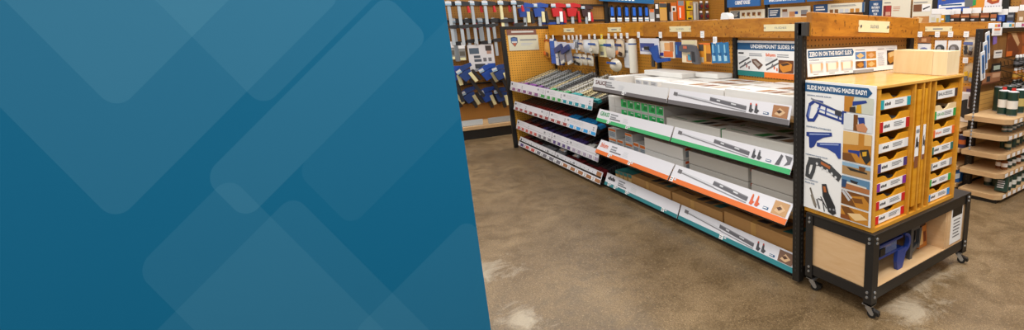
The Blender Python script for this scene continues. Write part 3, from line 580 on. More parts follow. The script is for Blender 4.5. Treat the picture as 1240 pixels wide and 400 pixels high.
# seven small pictures down the edge
for k, (v0, v1, bgc) in enumerate(((.085, .195, M('#cfd2c4')), (.208, .322, M('#dfe2e4')), (.335, .548, AMB), (.56, .65, M('#b08a5a')), (.663, .758, M('#5c86a8')), (.772, .878, AMBD), (.892, .99, AMB))):
    a, b = .59, .975; W2 = b - a; H2 = v1 - v0; pr(a, v0, b, v1, bgc)
    def q(pts, mt, d=.0004): pp([(a + u * W2, v0 + v * H2) for u, v in pts], mt, L + d)
    if k == 0: q([(0, 0), (.35, 0), (.3, .5), (.2, 1), (0, 1)], AMB); q([(.3, .3), (.75, .15), (.8, .3), (.45, .5), (.3, .6)], JIG, .0008); q([(.45, .5), (.6, .45), (.62, 1), (.42, 1)], M('#d8a52a'), .001); q([(.2, .7), (.4, .6), (.42, 1), (.2, 1)], M('#3a2c20'), .0012)
    if k == 1: q([(.35, 0), (.5, 0), (.5, 1), (.35, 1)], AMBD); q([(.5, .15), (.72, .1), (.75, .5), (.55, .6)], JIG, .0008); q([(.45, .6), (.7, .45), (.85, .75), (.8, 1), (.5, 1)], M('#c98a62'), .001)
    if k == 2: q([(.0, .0), (1, .0), (1, .35), (0, .45)], AMBL); q([(.55, .0), (.75, 0), (.75, .6), (.55, .62)], AMB, .0006); q([(.2, .62), (.62, .58), (.6, .82), (.5, .7), (.2, .7)], JIG, .0008); q([(.6, .55), (.9, .48), (1, .8), (.85, 1), (.7, .8)], M('#2c2a26'), .001); q([(.7, .6), (.85, .55), (.85, .7), (.72, .74)], M('#d8a52a'), .0012); q([(0, .75), (.3, .72), (.5, 1), (0, 1)], AMBD, .0006)
    if k == 3: q([(0, 0), (1, 0), (1, .3), (0, .3)], SKYP); q([(.15, .35), (.9, .5), (.9, .62), (.3, .6)], M('#2c2a26'), .0008); q([(.6, .1), (.85, .1), (.8, .45), (.62, .45)], AMBD, .001)
    if k == 4: q([(0, .5), (1, .62), (1, 1), (0, 1)], M('#b07040')); q([(.1, .4), (.9, .5), (.9, .62), (.15, .56)], M('#ded6c8'), .0008); q([(0, .3), (.2, .3), (.15, .9), (0, .95)], M('#2c4a72'), .001); q([(.3, .2), (.6, .25), (.55, .45), (.35, .42)], INK, .001)
    if k == 5: q([(.35, .3), (.8, .1), (1, .5), (1, 1), (.55, 1)], AMB); q([(.4, .4), (.75, .3), (.8, .6), (.5, .7)], M('#7a4a1c'), .0008); q([(.0, .1), (.08, .0), (.35, .6), (.28, .7)], M('#c9c9cc'), .001); q([(.1, .0), (.18, .0), (.42, .4), (.36, .5)], M('#c9c9cc'), .001)
    if k == 6: q([(0, .1), (.3, .0), (.55, .4), (.2, .7)], AMBD); q([(.25, .5), (.7, .25), (1, .55), (.55, .9)], M('#ecc890'), .0008); q([(0, .7), (.3, .65), (.4, 1), (0, 1)], M('#8a4a1a'), .001)
tag(m.build('instruction_poster', None, (a0 + .25, b0, c0 + .03)), 'white poster of blue jigs and brackets on the end of the birch drawer cabinet', 'poster')

# sign standing on the cabinet against the end pegboard
Z = c1 + .002; F = Fr((-2.085, 2.292, Z + .012), (0, 1, -.02), (.06, 0, 1)); F = Fr((-2.068, 2.306, Z + .012), (0, 1, -.012), (-.10, 0, 1)); PW, PH = .935, .163
m = MB().slab(F, 0, PW, 0, PH, -.004, 0, PBG); L = .0012
pp([(.01, .06), (.46, .06), (.475, .19), (.46, .33), (.01, .33)], NAVY); pt(.02, .11, .45, .28, 'ZERO IN ON THE RIGHT SLIDE', WHITE, .03)
pt(.02, .385, .11, .43, 'EXTENSION', NAVY, .01); pr(.12, .4, .47, .415, LGREY)
for k in range(3):
    u = .02 + .155 * k; pr(u, .47, u + .13, .88, M('#c9ced2')); pr(u + .02, .55, u + .11, .8, M('#f0e8d8'), L + .0004); pp([(u, .55), (u + .02, .55), (u + .02, .86), (u + .008, .86)], M('#dcae86'), L + .0006); pp([(u + .105 , .5), (u + .13, .56), (u + .125, .72), (u + .105, .84)], M('#dcae86'), L + .0006); m.lines(F, (u + .03) * PW, (u + .1) * PW, .05 * PH, .09 * PH, 1, GREY)
for k, (u, v) in enumerate(((.49, .2), (.615, .2), (.49, .56), (.615, .56))):
    pr(u, v, u + .115, v + .28, (M('#5b84b8'), AMB, AMBD, AMB)[k]); pp([(u + .01, v + .14), (u + .06, v + .04), (u + .1, v + .16), (u + .05, v + .26)], (AMBL, M('#d8a878'), AMB, AMBL)[k], L + .0004)
    if k == 2: pr(u + .09, v, u + .115, v + .28, M('#4a74b0'), L + .0006)
m.lines(F, .49 * PW, .6 * PW, .86 * PH, .9 * PH, 1, MGREY); m.lines(F, .75 * PW, .84 * PW, .86 * PH, .9 * PH, 1, MGREY); m.lines(F, .75 * PW, .84 * PW, .2 * PH, .75 * PH, 7, LGREY); pr(.85, .1, .98, .12, LGREY)
pr(.865, .2, .975, .8, DKBROWN); pp([(.875, .3), (.965, .22), (.97, .62), (.90, .76), (.872, .6)], AMB, L + .0004); pp([(.885, .3), (.955, .25), (.96, .42), (.895, .5)], AMBL, L + .0008)
o = tag(m.build('tabletop_sign', None, (-2.068, 2.75, Z)), 'long white sign with blue arrow heading standing on top of the birch cabinet', 'sign')
plab(MB().slab(sub(F, .43, -.004, .002), 0, .2, 0, .02, 0, .014, M('#a9a9ab', .4, .3)).build('sign_foot', o), 'grey metal sign foot')
bxs = tag(MB().box(-1.935, -1.662, 2.98, 3.13, c1 + .001, 1.482, MAPLE).box(-1.66, -1.568, 2.98, 3.13, c1 + .001, 1.481, wood('pale_maple_end', '#f0dcb8', '#e8cfa4', (5, 5, 1), 2.5, .4)).build('maple_box', None, (-1.75, 3.06, c1 + .001), bevel=.0015), 'pale unfinished maple box on the rear of the birch cabinet top', 'box')

# tools lying on the cart's plywood deck
DK = .1805
def blue_jig(px, py):
    p = Vector((-1.66, 2.52, DK)); t = thing('clamp_jig', p, 'clear and blue plastic clamping jig at the near end of the cart deck', 'jig')
    F = FX(-1.60, 2.36, DK)
    m = MB().prism(F, [(.0, .14), (.24, .135), (.24, .2), (.0, .2)], -.05, 0, M('#8aa0d8', .15, alpha=.45)); m.build('clear_body', t)
    m = MB().slab(F, 0, .3, .125, .14, -.05, .004, JIG).slab(F, 0, .3, .2, .212, -.05, .004, JIG); m.build('frame', t)
    MB().prism(F, [(.25, .0), (.30, .0), (.335, .10), (.335, .13), (.24, .13), (.235, .06)], -.012, .012, JIG).build('bracket', t)
    m = MB()
    for a, b in zip(range(8), range(1, 9)):
        fa, fb = (math.pi * (-.5 + q / 8 * 1.0) for q in (a, b)); c = (.31, .16)
        m.prism(F, [(c[0] + .05 * math.cos(fa), c[1] + .05 * math.sin(fa)), (c[0] + .07 * math.cos(fa), c[1] + .065 * math.sin(fa)), (c[0] + .07 * math.cos(fb), c[1] + .065 * math.sin(fb)), (c[0] + .05 * math.cos(fb), c[1] + .05 * math.sin(fb))], -.014, .014, JIG)
    m.build('grip', t); plab(MB().slab(F, .06, .11, .145, .19, .001, .01, BLACK).build('knob', t), 'square black knob')
    MB().slab(F, 0, .05, .0, .125, -.05, -.02, M('#8aa0d8', .15, alpha=.45)).build('foot', t)
blue_jig(0, 0)
for k, (y, tl) in enumerate(((2.79, 0), (2.83, .02))):
    F = FX(-1.63 - .05 * k, y, DK); t = thing('undermount_jig', (-1.63 - .05 * k, y + .03, DK), 'charcoal undermount jig standing on the cart deck, %s' % ('in front of the other' if k == 0 else 'behind its twin'), 'jig', 'charcoal jigs on the cart')
    MB().prism(F, [(.0, .0), (.03, 0), (.03, .19), (.10, .19), (.10, .225), (0, .225)], -.012, .012, CHAR).build('arm', t); MB().prism(F, [(.08, .06), (.11, .05), (.13, .19), (.10, .19), (.10, .09)], -.012, .012, CHAR).build('handle', t); MB().prism(F, [(.03, .04), (.08, .06), (.08, .09), (.03, .07)], -.012, .012, CHAR).build('handle_foot', t)
def flatpack(x, y, w, h, ang, body, acc, label, cat='pack', lean=.02, grp=None):
    F = Fr((x, y, DK + .0035), (.25 * math.sin(ang), 1, 0), (-lean * 5, 0, 1)); m = MB().slab(F, 0, w, 0, h, -.02, 0, body); o = m.build('product_pack', None, (x, y, DK)); tag(o, label, cat, grp)
    m = MB()
    for (a, b, c, d, mm) in acc: m.rect(F, a * w, b * w, c * h, d * h, mm, .0015)
    m.build('printed_face', o); return o
PKG = 'packs on the cart deck'
flatpack(-1.66, 2.97, .1, .235, 0, M('#c8782a'), [(.1, .5, .1, .5, AMBL), (.2, .9, .62, .92, DKBROWN), (.6, .9, .15, .45, M('#7a3a1a'))], 'orange-brown printed pack leaning beside the plywood box on the cart deck', grp=PKG)
flatpack(-1.80, 2.50, .15, .25, 0, M('#dcd8d2'), [(.1, .9, .6, .9, M('#3c5a9a')), (.1, .9, .1, .5, GREY)], 'white carded pack behind the blue jig on the cart deck', grp=PKG)
flatpack(-1.74, 2.66, .12, .24, 0, M('#b89878'), [(.1, .9, .1, .45, M('#c87a4a')), (.1, .9, .55, .9, M('#8a8a90')), (.3, .6, .5, .8, INK)], 'tan carded pack between the blue jig and the charcoal jigs on the cart deck', grp=PKG)
flatpack(-1.86, 2.82, .13, .26, 0, M('#4a4c52'), [(.1, .9, .6, .95, M('#c9c9cc')), (.2, .8, .1, .4, M('#c0703a'))], 'dark pack standing behind the charcoal jigs on the cart deck', grp=PKG)

# ------------------------------------------------------------------ goods on peg hooks
def plane(kind, d):
    return (lambda x, y: pY(x, y, d)) if kind == 'Y' else (lambda x, y: pX(x, y, d))
def frame_at(kind, p): return FY(*p) if kind == 'Y' else FX(*p)
def hook(kind, d, back, tpx, label, group, tagc=WHITE, dbl=True):
    p = plane(kind, d)(*tpx); F = frame_at(kind, p); ln = abs(d - back)
    t = thing('peg_hook', at(F, 0, 0, -ln), label, 'peg hook', group)
    MB().tube([at(F, 0, -.035, -ln + .002), at(F, 0, -.036, -.012), at(F, 0, -.015, -.002)], .0028, STEEL, 5).build('rod', t)
    MB().slab(F, -.027, .027, -.012, .045, .001, .003, tagc).lines(F, -.02, .02, .0, .034, 2, LGREY, .0035).build('price_tag', t)
    return t
def size(kind, d, r):
    x0, x1, y0, y1 = r; f = plane(kind, d); a, b = f((x0 + x1) / 2, y1), f((x0 + x1) / 2, y0)
    l, q = f(x0, (y0 + y1) / 2), f(x1, (y0 + y1) / 2); w = (q.x - l.x) if kind == 'Y' else (q.y - l.y); h = b.z - a.z
    o = frame_at(kind, a); return sub(o, -w / 2, 0), abs(w), h
def pouch(kind, d, r, label, body, band=None, inner=None, head=None, group=None, name='hanging_pouch', cat='hanging pack', puff=.03, round_=False):
    F, w, h = size(kind, d, r); nx, ny = 7, 8; V = []; m = MB()
    for sg in (1, -1):
        for a in range(nx):
            for b in range(ny):
                s, t = a / (nx - 1), b / (ny - 1); e = math.sin(math.pi * s) * math.sin(math.pi * min(1, t * 1.15)) ** .7 if t < .87 else 0
                ww = 1 - (.25 * (1 - math.sin(math.pi * min(1, t * 1.05)) ** .6) if not round_ else (1 - math.sqrt(max(0, 1 - (2 * t - 1) ** 2 * .97))))
                V.append(at(F, w * (.5 + (s - .5) * ww), h * t, sg * (puff * e + .002) + .003 * R.random() * e))
    fs = [(s0 + a * ny + b, s0 + (a + 1) * ny + b, s0 + (a + 1) * ny + b + 1, s0 + a * ny + b + 1) for s0 in (0, nx * ny) for a in range(nx - 1) for b in range(ny - 1)]
    m.add(V, fs, body); o = m.build(name, None, at(F, w / 2, h), smooth=True); tag(o, label, cat, group)
    if head: MB().slab(F, w * .1, w * .9, h * .86, h * 1.0, -.004, .004, head).build('header_card', o)
    if band: MB().slab(F, w * .12, w * .88, h * .62, h * .76, puff * .9, puff * 1.0 + .002, band).build('paper_band', o)
    if inner:
        for k, c in enumerate(inner):
            mm = MB(); u = w * (.25 + .3 * (k % 2)); v = h * (.12 + .22 * (k // 2)); mm.slab(sub(F, u, v, puff * .75, .25 * (-1) ** k), 0, w * .28, 0, h * .22, 0, puff * .45, c); mm.build('contents', o, bevel=.003)
    return o
def pack(kind, d, r, label, body, art=(), blister=None, group=None, thick=.012, name='carded_pack', cat='hanging pack', lean=0):
    F, w, h = size(kind, d, r)
    if lean: F = sub(F, 0, 0, 0, lean)
    o = MB().slab(F, 0, w, 0, h, -thick, 0, body).build(name, None, at(F, w / 2, h)); tag(o, label, cat, group)
    if art:
        m = MB()
        for (u0, u1, v0, v1, c) in art: m.rect(F, u0 * w, u1 * w, v0 * h, v1 * h, c, .001)
        m.build('printed_face', o)
    if blister:
        for (u0, u1, v0, v1, dp, c) in blister: MB().slab(F, u0 * w, u1 * w, v0 * h, v1 * h, .0015, dp, c).build('product', o, bevel=.004)
    return o
HD = 2.79; HG = 'hook-hung goods under the honey header'
PLA = M('#e2d8c6', .25, var=.12); PLB = M('#d9dde4', .2, var=.08)
def H(tp, what, tagc=WHITE, d=HD): hook('Y', d - .015, BK, tp, 'peg hook with %s price tag above the %s' % ('yellow' if tagc is not WHITE else 'white', what), 'peg hooks on the gondola', tagc)
# (tag, rectangle seen, builder)
pouch('Y', HD, (660.5, 667, 48, 70), 'narrow pouch of orange hardware beside the framed notice', M('#d8a050', .3), None, [ORANGE, BROWN], M('#b0501e'), HG); H((662, 46), 'orange hardware pouch')
pack('Y', HD, (668, 673.5, 47, 77), 'tall slim blue box hanging beside the orange hardware pouch', M('#1f5fc0', .4), [(.1, .9, .92, .99, WHITE), (.1, .9, .3, .32, NAVY), (.1, .9, .6, .62, NAVY)], None, HG, .03, 'slim_box'); H((670, 46.5), 'tall slim blue box')
pack('Y', HD - .02, (673.8, 676.8, 50, 79), 'tall slim white card hanging beside the slim blue box', M('#e6e6ea', .4), [(.1, .9, .3, .35, GREY), (.1, .9, .6, .66, BLACK)], None, HG, .01, 'slim_card')
pack('Y', HD, (677.5, 681.5, 60, 79), 'short slim navy box behind the slim white card', M('#2a4a8a', .4), [(.1, .9, .4, .45, WHITE)], None, HG, .03, 'slim_box')
def jigpack(r, label, lean):
    F, w, h = size('Y', HD - .01 - (.06 if r[0] > 680 else 0), r)
    o = thing('hanging_jig', at(F, w / 2, h), label, 'jig', HG)
    MB().slab(F, w * .0, w * .9, h * .74, h, -.006, 0, M('#d4d6e4', .4)).build('header_card', o)
    G = sub(F, w * .25, h * .72, .004, lean); MB().slab(G, -.0, w * .42, -h * .7, 0, 0, .02, M('#8d8f9c', .4)).build('rail', o)
    MB().slab(G, -w * .2, w * .5, -h * .18, h * .06, .02, .05, M('#2a3f7a', .4)).build('head', o, bevel=.004); MB().slab(G, w * .05, w * .4, -h * .72, -h * .6, -.001, .024, OFFW).build('foot', o)
jigpack((676, 689, 51, 79), 'grey rail jig with navy head, next to the slim boxes', .28); H((683.5, 47), 'grey rail jig near the slim boxes')
jigpack((684, 698, 52, 80), 'grey rail jig with navy head, next to the white tool bags', .28); H((689, 47), 'grey rail jig near the white bags')
pack('Y', HD + .02, (690, 695, 47, 57), 'small orange card behind the grey rail jigs', M('#c8642a', .5), [(.1, .9, .5, .9, AMBL)], None, HG); H((693.8, 47), 'small orange card')
pack('Y', HD, (695, 701.5, 48, 60), 'small pale blue carded pack left of the pink-tinted card', M('#c3ccd8', .4), [(.1, .5, .2, .8, WHITE)], [(.5, .9, .2, .8, .02, GREY)], HG); H((698.6, 47), 'pale blue carded pack')
pouch('Y', HD, (702, 709, 48, 63), 'small beige pouch with navy band beside the crumpled white bag', M('#dcc8b4', .3), M('#3a4a7a'), [OFFW], None, HG); H((703.5, 46.5), 'small beige pouch')
for k, (r, b, i, lb) in enumerate((((695, 706, 65, 79), M('#3c5a94'), [INK, BLACK], 'white pouch of black fittings in the low row under the pale blue pack'), ((706, 712, 66, 79), M('#3a4a7a'), None, 'narrow cream pouch with navy band in the low row'), ((712.5, 719.5, 67, 80), M('#24467e'), None, 'long cream pouch with a navy band hanging lowest beside the post'))):
    pouch('Y', HD, r, lb, PLA, b, i, None, HG); H((r[0] + 3.5, r[2] - 2.5), ('pouch of black fittings', 'narrow cream pouch', 'lowest cream pouch')[k])
pouch('Y', HD - .03, (707, 717, 48, 64), 'crumpled white plastic bag hanging next to the beige pouch', PLB, None, None, None, HG, puff=.035); H((713.7, 46), 'crumpled white bag')
pouch('Y', HD - .07, (715, 726, 48, 65), 'white plastic bag with blue label beside the yellow-tagged pack', PLA, M('#2c5aa8'), [OFFW], None, HG, puff=.035); H((720.4, 45.8), 'white bag with blue label')
pack('Y', HD - .02, (726, 734.5, 47.5, 69), 'pale yellow carded pack hanging under a yellow tag', M('#ece6b8', .35), [(.2, .8, .62, .7, M('#2a8a8a')), (.15, .65, .1, .3, GREY)], None, HG); H((728.8, 46), 'pale yellow pack', M('#f2d21a'))
pouch('Y', HD - .02, (734.5, 746, 47.5, 70), 'big cream bag with blue top band next to the yellow-tagged pack', PLA, M('#24509c'), None, None, HG, puff=.042); H((737.4, 45.5), 'big cream bag'); H((745.5, 45.4), 'gap beside the dark fittings pouch')
pouch('Y', HD, (747, 757, 48, 69), 'beige pouch holding dark and orange fittings beside the cream bag', M('#e0c8aa', .3), M('#2a3c74'), [M('#e08a50'), DKBROWN, GREY], None, HG); H((752.5, 45.2), 'dark and orange fittings pouch')
pouch('Y', HD - .03, (739.5, 753.5, 71, 87), 'egg-shaped cream bag with slanted blue label, hanging low above the white cartons', PLA, M('#2552a0'), None, None, HG, puff=.06, round_=True); H((739, 70), 'egg-shaped cream bag')
pack('Y', HD + .02, (756.5, 763, 52, 82), 'long white card hanging behind the cream tube', M('#dfe2e8', .4), [(.1, .9, .1, .5, LGREY), (.2, .8, .6, .7, GREY)], None, HG); H((759.8, 45), 'long white card')
F, w, h = size('Y', HD - .02, (764, 772, 46.5, 88.5)); o = tag(MB().lathe(at(F, w / 2, 0), [(.0001, 0, OFFW), (w * .32, 0, M('#eee8da', .4)), (w * .32, h * .82, M('#2a509a')), (w * .32, h * .86, M('#eee8da', .4)), (w * .28, h * .97, OFFW), (.0001, h, OFFW)], 14).build('cream_tube', None, at(F, w / 2, h), smooth=True), 'long cream tube hanging between the white card and the jig pack', 'tube', HG); H((773.5, 44.2), 'jig pack with blue arm')
# jig pack with its blue plastic arm
F, w, h = size('Y', HD - .02, (775, 799, 46.5, 66)); t = thing('carded_jig', at(F, w / 2, h), 'white carded jig pack with a long blue plastic arm sticking out below', 'jig', HG)
MB().slab(F, 0, w * .95, 0, h, -.01, 0, M('#dfe0ea', .35)).rect(F, w * .02, w * .75, h * .18, h * .7, M('#3b4a8e'), .001).rect(F, w * .1, w * .5, h * .22, h * .4, M('#c8cce0'), .0015).build('card', t)
MB().prism(F, [(w * .55, h * .35), (w * .92, h * .6), (w * 1.0, -h * .2), (w * 1.5, -h * .12), (w * 1.5, -h * .32), (w * .95, -h * .46), (w * .8, -h * .3), (w * .7, h * .1)], .004, .03, BLUE).build('arm', t); MB().slab(F, w * .42, w * .62, h * .28, h * .52, .031, .05, KEYBLK).build('knob', t, bevel=.004)
MB().slab(F, w * .6, w * .74, -h * .75, h * .0, .001, .012, INK).build('steel_rod', t)
pack('Y', HD, (798, 817, 50, 70), 'cream and orange printed pack between the blue-armed jig and navy pack', M('#eadcc6', .4), [(.38, .72, .45, .9, M('#e8a868')), (.32, .9, .05, .4, ORANGE), (.72, .95, .4, .95, M('#c08050')), (.05, .3, .1, .3, M('#3a3a9a'))], None, HG); H((800, 44.4), 'cream and orange pack')
pack('Y', HD, (818, 825.5, 51, 70), 'navy blue pack between the orange pack and the grey pull jig', M('#22407e', .4), [(.15, .35, .2, .8, M('#4a8ac8'))], None, HG, .03); H((823.3, 44.6), 'navy blue pack')
F, w, h = size('Y', HD - .02, (826, 844, 48.5, 76)); t = thing('carded_jig', at(F, w / 2, h), 'cream card carrying a charcoal hook-shaped jig with orange window', 'jig', HG)
MB().slab(F, 0, w, 0, h, -.008, 0, M('#ead9b8', .4)).rect(F, w * .3, w * .7, h * .04, h * .3, M('#d0824a'), .001).rect(F, w * .4, w * .6, h * .1, h * .36, M('#4aa0c0'), .0015).rect(F, w * .1, w * .9, h * .84, h * .96, CREAM, .001).build('card', t)
U = [(-.02, .52), (.0, .72), (.2, .80), (.85, .80), (1.05, .74), (1.2, .45), (1.28, -.02), (1.05, -.04), (.85, .02), (.72, .3), (.76, .50), (.5, .46), (.2, .48)]
m = MB().prism(F, [(u * w, v * h) for u, v in U], .003, .03, M('#5a5c62', .4)); m.prism(F, [(w * .86, h * .08), (w * 1.08, h * .06), (w * 1.02, h * .5), (w * .84, h * .52)], .0305, .032, INK); m.build('pull_handle', t, bevel=.003); MB().slab(F, w * .3, w * .55, h * .62, h * .74, .031, .034, M('#c86a50')).build('window', t)
pack('Y', HD, (846, 862, 52, 77), 'orange printed pack beside the charcoal hook-shaped jig', M('#e0902e', .4), [(.02, .4, .6, .95, M('#4a443c')), (.55, .95, .1, .5, AMBD), (.45, .6, .1, .9, M('#f0b040')), (.05, .4, .05, .3, M('#c8c0b0')), (.1, .9, .92, .99, ORANGE)], None, HG); H((850.7, 44), 'orange printed pack')
for k, x in enumerate((862, 869, 876)):
    pack('Y', HD - .02 * k, (x, x + 7, 52, 77), 'slanted blue pack with white tool drawing, %s from the orange printed pack' % ORD[k], M('#2a74a8', .4, var=.03), [(.3, .55, .5, .9, M('#8ac0dc')), (.2, .7, .1, .4, M('#a9d2e4')), (.4, .8, .35, .5, M('#1a5a90'))], None, HG, name='blue_pack', lean=.1)
H((866, 51), 'three slanted blue packs'); H((691, 62), 'low white pouch near the jigs')

# a second pack waits behind some of them on the same hook
for o in [o for o in COL.objects if o.get('group') == HG and o.name.startswith('hanging_pouch') and o.location.z > 1.42 and o.location.x > -7.3 and abs(o.location.x + 6.28) > .03]:
    c = o.copy(); COL.objects.link(c); c.location.y += .112; c.location.x += .03; c['label'] = 'Second pack hanging half hidden behind the ' + o['label'].split(' beside')[0].split(' next')[0].split(' with')[0].split(' hanging')[0].split(' holding')[0]; c['label'] = c['label'][0].lower() + c['label'][1:]
    for ch in o.children: d = ch.copy(); COL.objects.link(d); d.parent = c
# framed notice on the wing panel
F, w, h = size('X', -7.573, (621.5, 657, 45, 65)); F = Fr((-7.573, 2.30, 1.37), (0, 1, 0), (0, 0, 1)); w, h = .41, .21
m = MB().slab(F, 0, w, 0, h, .001, .008, M('#e6e2c8', .4)).slab(F, -.01, w * .96, h, h + .075, .001, .006, M('#8a5a4a', .5)).lines(F, .05, w * .9, h + .03, h + .06, 1, OFFW, .0075, .8, .05)
for q, c in ((1.0, M('#2c3f6a')), (.8, M('#5a7ab0'))): m.poly(F, [(w * .19 + x * .045 * q, h * .58 + y * .055 * q) for x, y in ((-1, 1), (0, 1.2), (1, 1), (1, -.2), (0, -1.3), (-1, -.2))], c, .009 + (1 - q) * .002)
m.rect(F, w * .10, w * .28, h * .5, h * .6, OFFW, .0098).poly(F, [(w * .12, h * .49), (w * .26, h * .49), (w * .19, h * .26)], M('#c8683a'), .0098)
m.lines(F, w * .38, w * .95, h * .62, h * .74, 1, GREY, .009, .7, .05).lines(F, w * .4, w * .85, h * .3, h * .5, 2, LGREY, .009)
tag(m.build('notice_sign', None, (-7.57, 2.5, 1.37)), 'cream notice with a shield emblem and brown heading on the wing panel', 'sign')
# undermount sign on the back pegboard
F = FY(-3.445, BK - .009, 1.235); PW, PH = 1.0, .295; m = MB().slab(F, 0, PW, 0, PH, 0, .006, PBG); L = .0065
pr(0, .06, 1, .26, NAVY); pt(.17, .10, .985, .21, 'UNDERMOUNT SLIDES: HIDDEN LUXURY', WHITE, .03)
for k, (c, bn, bc) in enumerate(((M('#17807c'), None, INK), (M('#f07c22'), 'blum', M('#ee6a1c')), (M('#1fa84a'), 'GRASS', M('#2aa050')))):
    u = .335 * k; pr(u, .85, u + .335, 1, c)
    if bn: pt(u + .02, .33, u + (.13 if k == 1 else .12), .42, bn, bc, .03)
    else: m.lines(F, (u + .01) * PW, (u + .08) * PW, .62 * PH, .67 * PH, 1, INK, L, .9, 0)
    m.lines(F, (u + .15) * PW, (u + .32) * PW, .56 * PH, .66 * PH, 2, GREY, L); m.lines(F, (u + .01) * PW, (u + .12) * PW, .44 * PH, .56 * PH, 4, LGREY, L)
    thick([(u + .02, .66), (u + .15, .48)], .014, M('#4a4a4e')); thick([(u + .03, .78), (u + .17, .58)], .014, M('#6a6a6e')); thick([(u + .08, .72), (u + .1, .62)], .012, MGREY)
    pr(u + .11, .68, u + .125, .76, (M('#b0483a'), M('#e06a30'), GREY)[k]); pr(u + .14, .72, u + .155, .8, (M('#7a3a34'), M('#e06a30'), GREY)[k])
    if k == 0: pp([(.18, .52), (.24, .5), (.32, .66), (.27, .8), (.19, .62)], M('#6a4a3a')); pp([(.2, .56), (.23, .55), (.29, .66), (.26, .72)], M('#b0a49a'), L + .001)
    if k == 1: pr(.5, .5, .665, .84, M('#6a3a1c')); pp([(.51, .6), (.6, .54), (.65, .6), (.64, .76), (.55, .83), (.515, .72)], M('#d88a2a'), L + .001); pp([(.52, .6), (.6, .56), (.63, .6), (.55, .66)], M('#4a3020'), L + .0015)
tag(m.build('product_board', None, (-2.8, BK, 1.235)), 'white product board with blue heading band and teal, orange and green footer', 'sign')
tag(MB().prism(FY(pY(875.5, 23, 2.9).x, 2.872, 1.7085), [(0, 0), (.115, 0), (.115, .03), (.085, .05), (.03, .055), (.01, .045)], -.055, 0, WHITE).build('white_carton', None, (-3.6, 2.9, 1.7085), bevel=.004), 'small white carton sitting on top of the amber header board', 'box')

# ------------------------------------------------------------------ clamp wall at the far side (pegboard face X = -9.3)
TW = -9.3
for z in (2.07, 1.80, .80, .50):
    tag(MB().box(TW + .001, TW + .03, 1.2, 4.62 if z > 1.7 else 3.4, z - .012, z + .018, BLACK).build('hanging_rail', None, (TW, 2.5, z)), 'black steel rail across the clamp wall, %s of four' % {2.07: 'topmost', 1.80: 'second', .80: 'third', .50: 'lowest'}[z], 'rail', 'rails on the clamp wall')
tag(MB().box(TW + .001, TW + .035, 4.62, 4.70, .2, 2.6, BLACK).build('wall_upright', None, (TW, 4.66, .2)), 'black upright post dividing the clamp wall beyond the gondola header', 'post')
struct(MB().box(-9.28, -8.66, -1.2, 7.0, 0, .15, BLACK).build('baseboard_far'))
wl = MB().box(-9.29, -8.64, -1.2, 7.0, .151, .2, SHELFW).build('base_shelf', None, (-9, 2.6, .151)); tag(wl, 'pale wooden base shelf with black kick under the clamp wall', 'shelf')
for (x0, x1, y0, y1, lb, c) in ((546, 586, 149, 156, 'long pale notched straightedge on the base shelf below the blue clamps', '#c9d2d8'), (592, 640, 141, 150, 'grey notched straightedge on the base shelf, running behind the wire racks', '#aab0b4')):
    a = pX(x0, y1, -8.72).y; b = pX(x1, y1, -8.72).y; F = FX(-8.72, a, .201); n = int((b - a) / .03); pts = [(0, .09), (0, .02)]
    for k in range(n): u = (b - a) * k / n; s = (b - a) / n; pts += [(u + s * .2, .0), (u + s * .6, .0), (u + s * .8, .02)]
    pts += [(b - a, .02), (b - a, .09)]
    tag(MB().prism(F, pts[::-1] if 0 else pts, -.03, 0, M(c, .35, .2)).build('straightedge', None, (-8.72, a, .201)), lb, 'straightedge')
AL = M('#b4bec6', .4, .2); DGR = M('#26282c', .45); REDC = M('#c01c24', .4); PAD = M('#e6dfae', .5); CBLU = M('#1f4aa0', .4)
def bar_clamp(px, py, L, label, head=DGR, hand=REDC, bar=AL, tagp=True, jaw=.16, out=.05, grp='bar clamps on the clamp wall', bw=.022):
    p = pX(px, py, TW + out); F = FX(*p)
    t = thing('bar_clamp', p, label, 'clamp', grp)
    MB().slab(F, -bw, bw, -L, .05, -.012, .012, bar).build('bar', t)
    MB().prism(F, [(-.045, -.02), (.06, -.03), (jaw, -.02), (jaw, .03), (.03, .045), (-.045, .03)], -.022, .022, head).build('fixed_jaw', t, bevel=.004)
    z = -L * .55; MB().prism(F, [(-.04, z - .02), (.05, z - .03), (jaw, z), (jaw, z + .035), (.02, z + .03), (-.04, z + .02)], -.022, .022, head).build('sliding_jaw', t, bevel=.004)
    MB().cyl(at(F, jaw - .03, -.03), at(F, jaw - .02, -.13), .017, hand, 8, .026).build('handle', t, smooth=True)
    if tagp: MB().slab(F, -.05, .035, -.02, .04, .024, .027, LGREY).rect(F, -.05, .035, -.014, .006, SKYP, .029).build('price_tag', t)
    return t
row1 = (543, 555, 571, 587, 606, 622)
for k, x in enumerate(row1): bar_clamp(x, 5 - .2 * k, .62 if k != 4 else .5, 'bar clamp with grey bar on the topmost rail, %s from the teal wall' % ORD[k] if k != 4 else 'bar clamp with cream bar on the topmost rail beside the blue quick clamps', bar=PAD if k == 4 else AL, out=.19 + .07 * (k % 2))
for k, x in enumerate((548, 565, 581, 597, 612)): bar_clamp(x, 26 - .2 * k, .62 - .06 * (k % 2), 'bar clamp with pale twin bar on the second rail, %s from the teal wall' % ORD[k], bw=.034 if k % 2 == 0 else .022, tagp=k % 2 == 0, out=.05 + .065 * (k % 2))
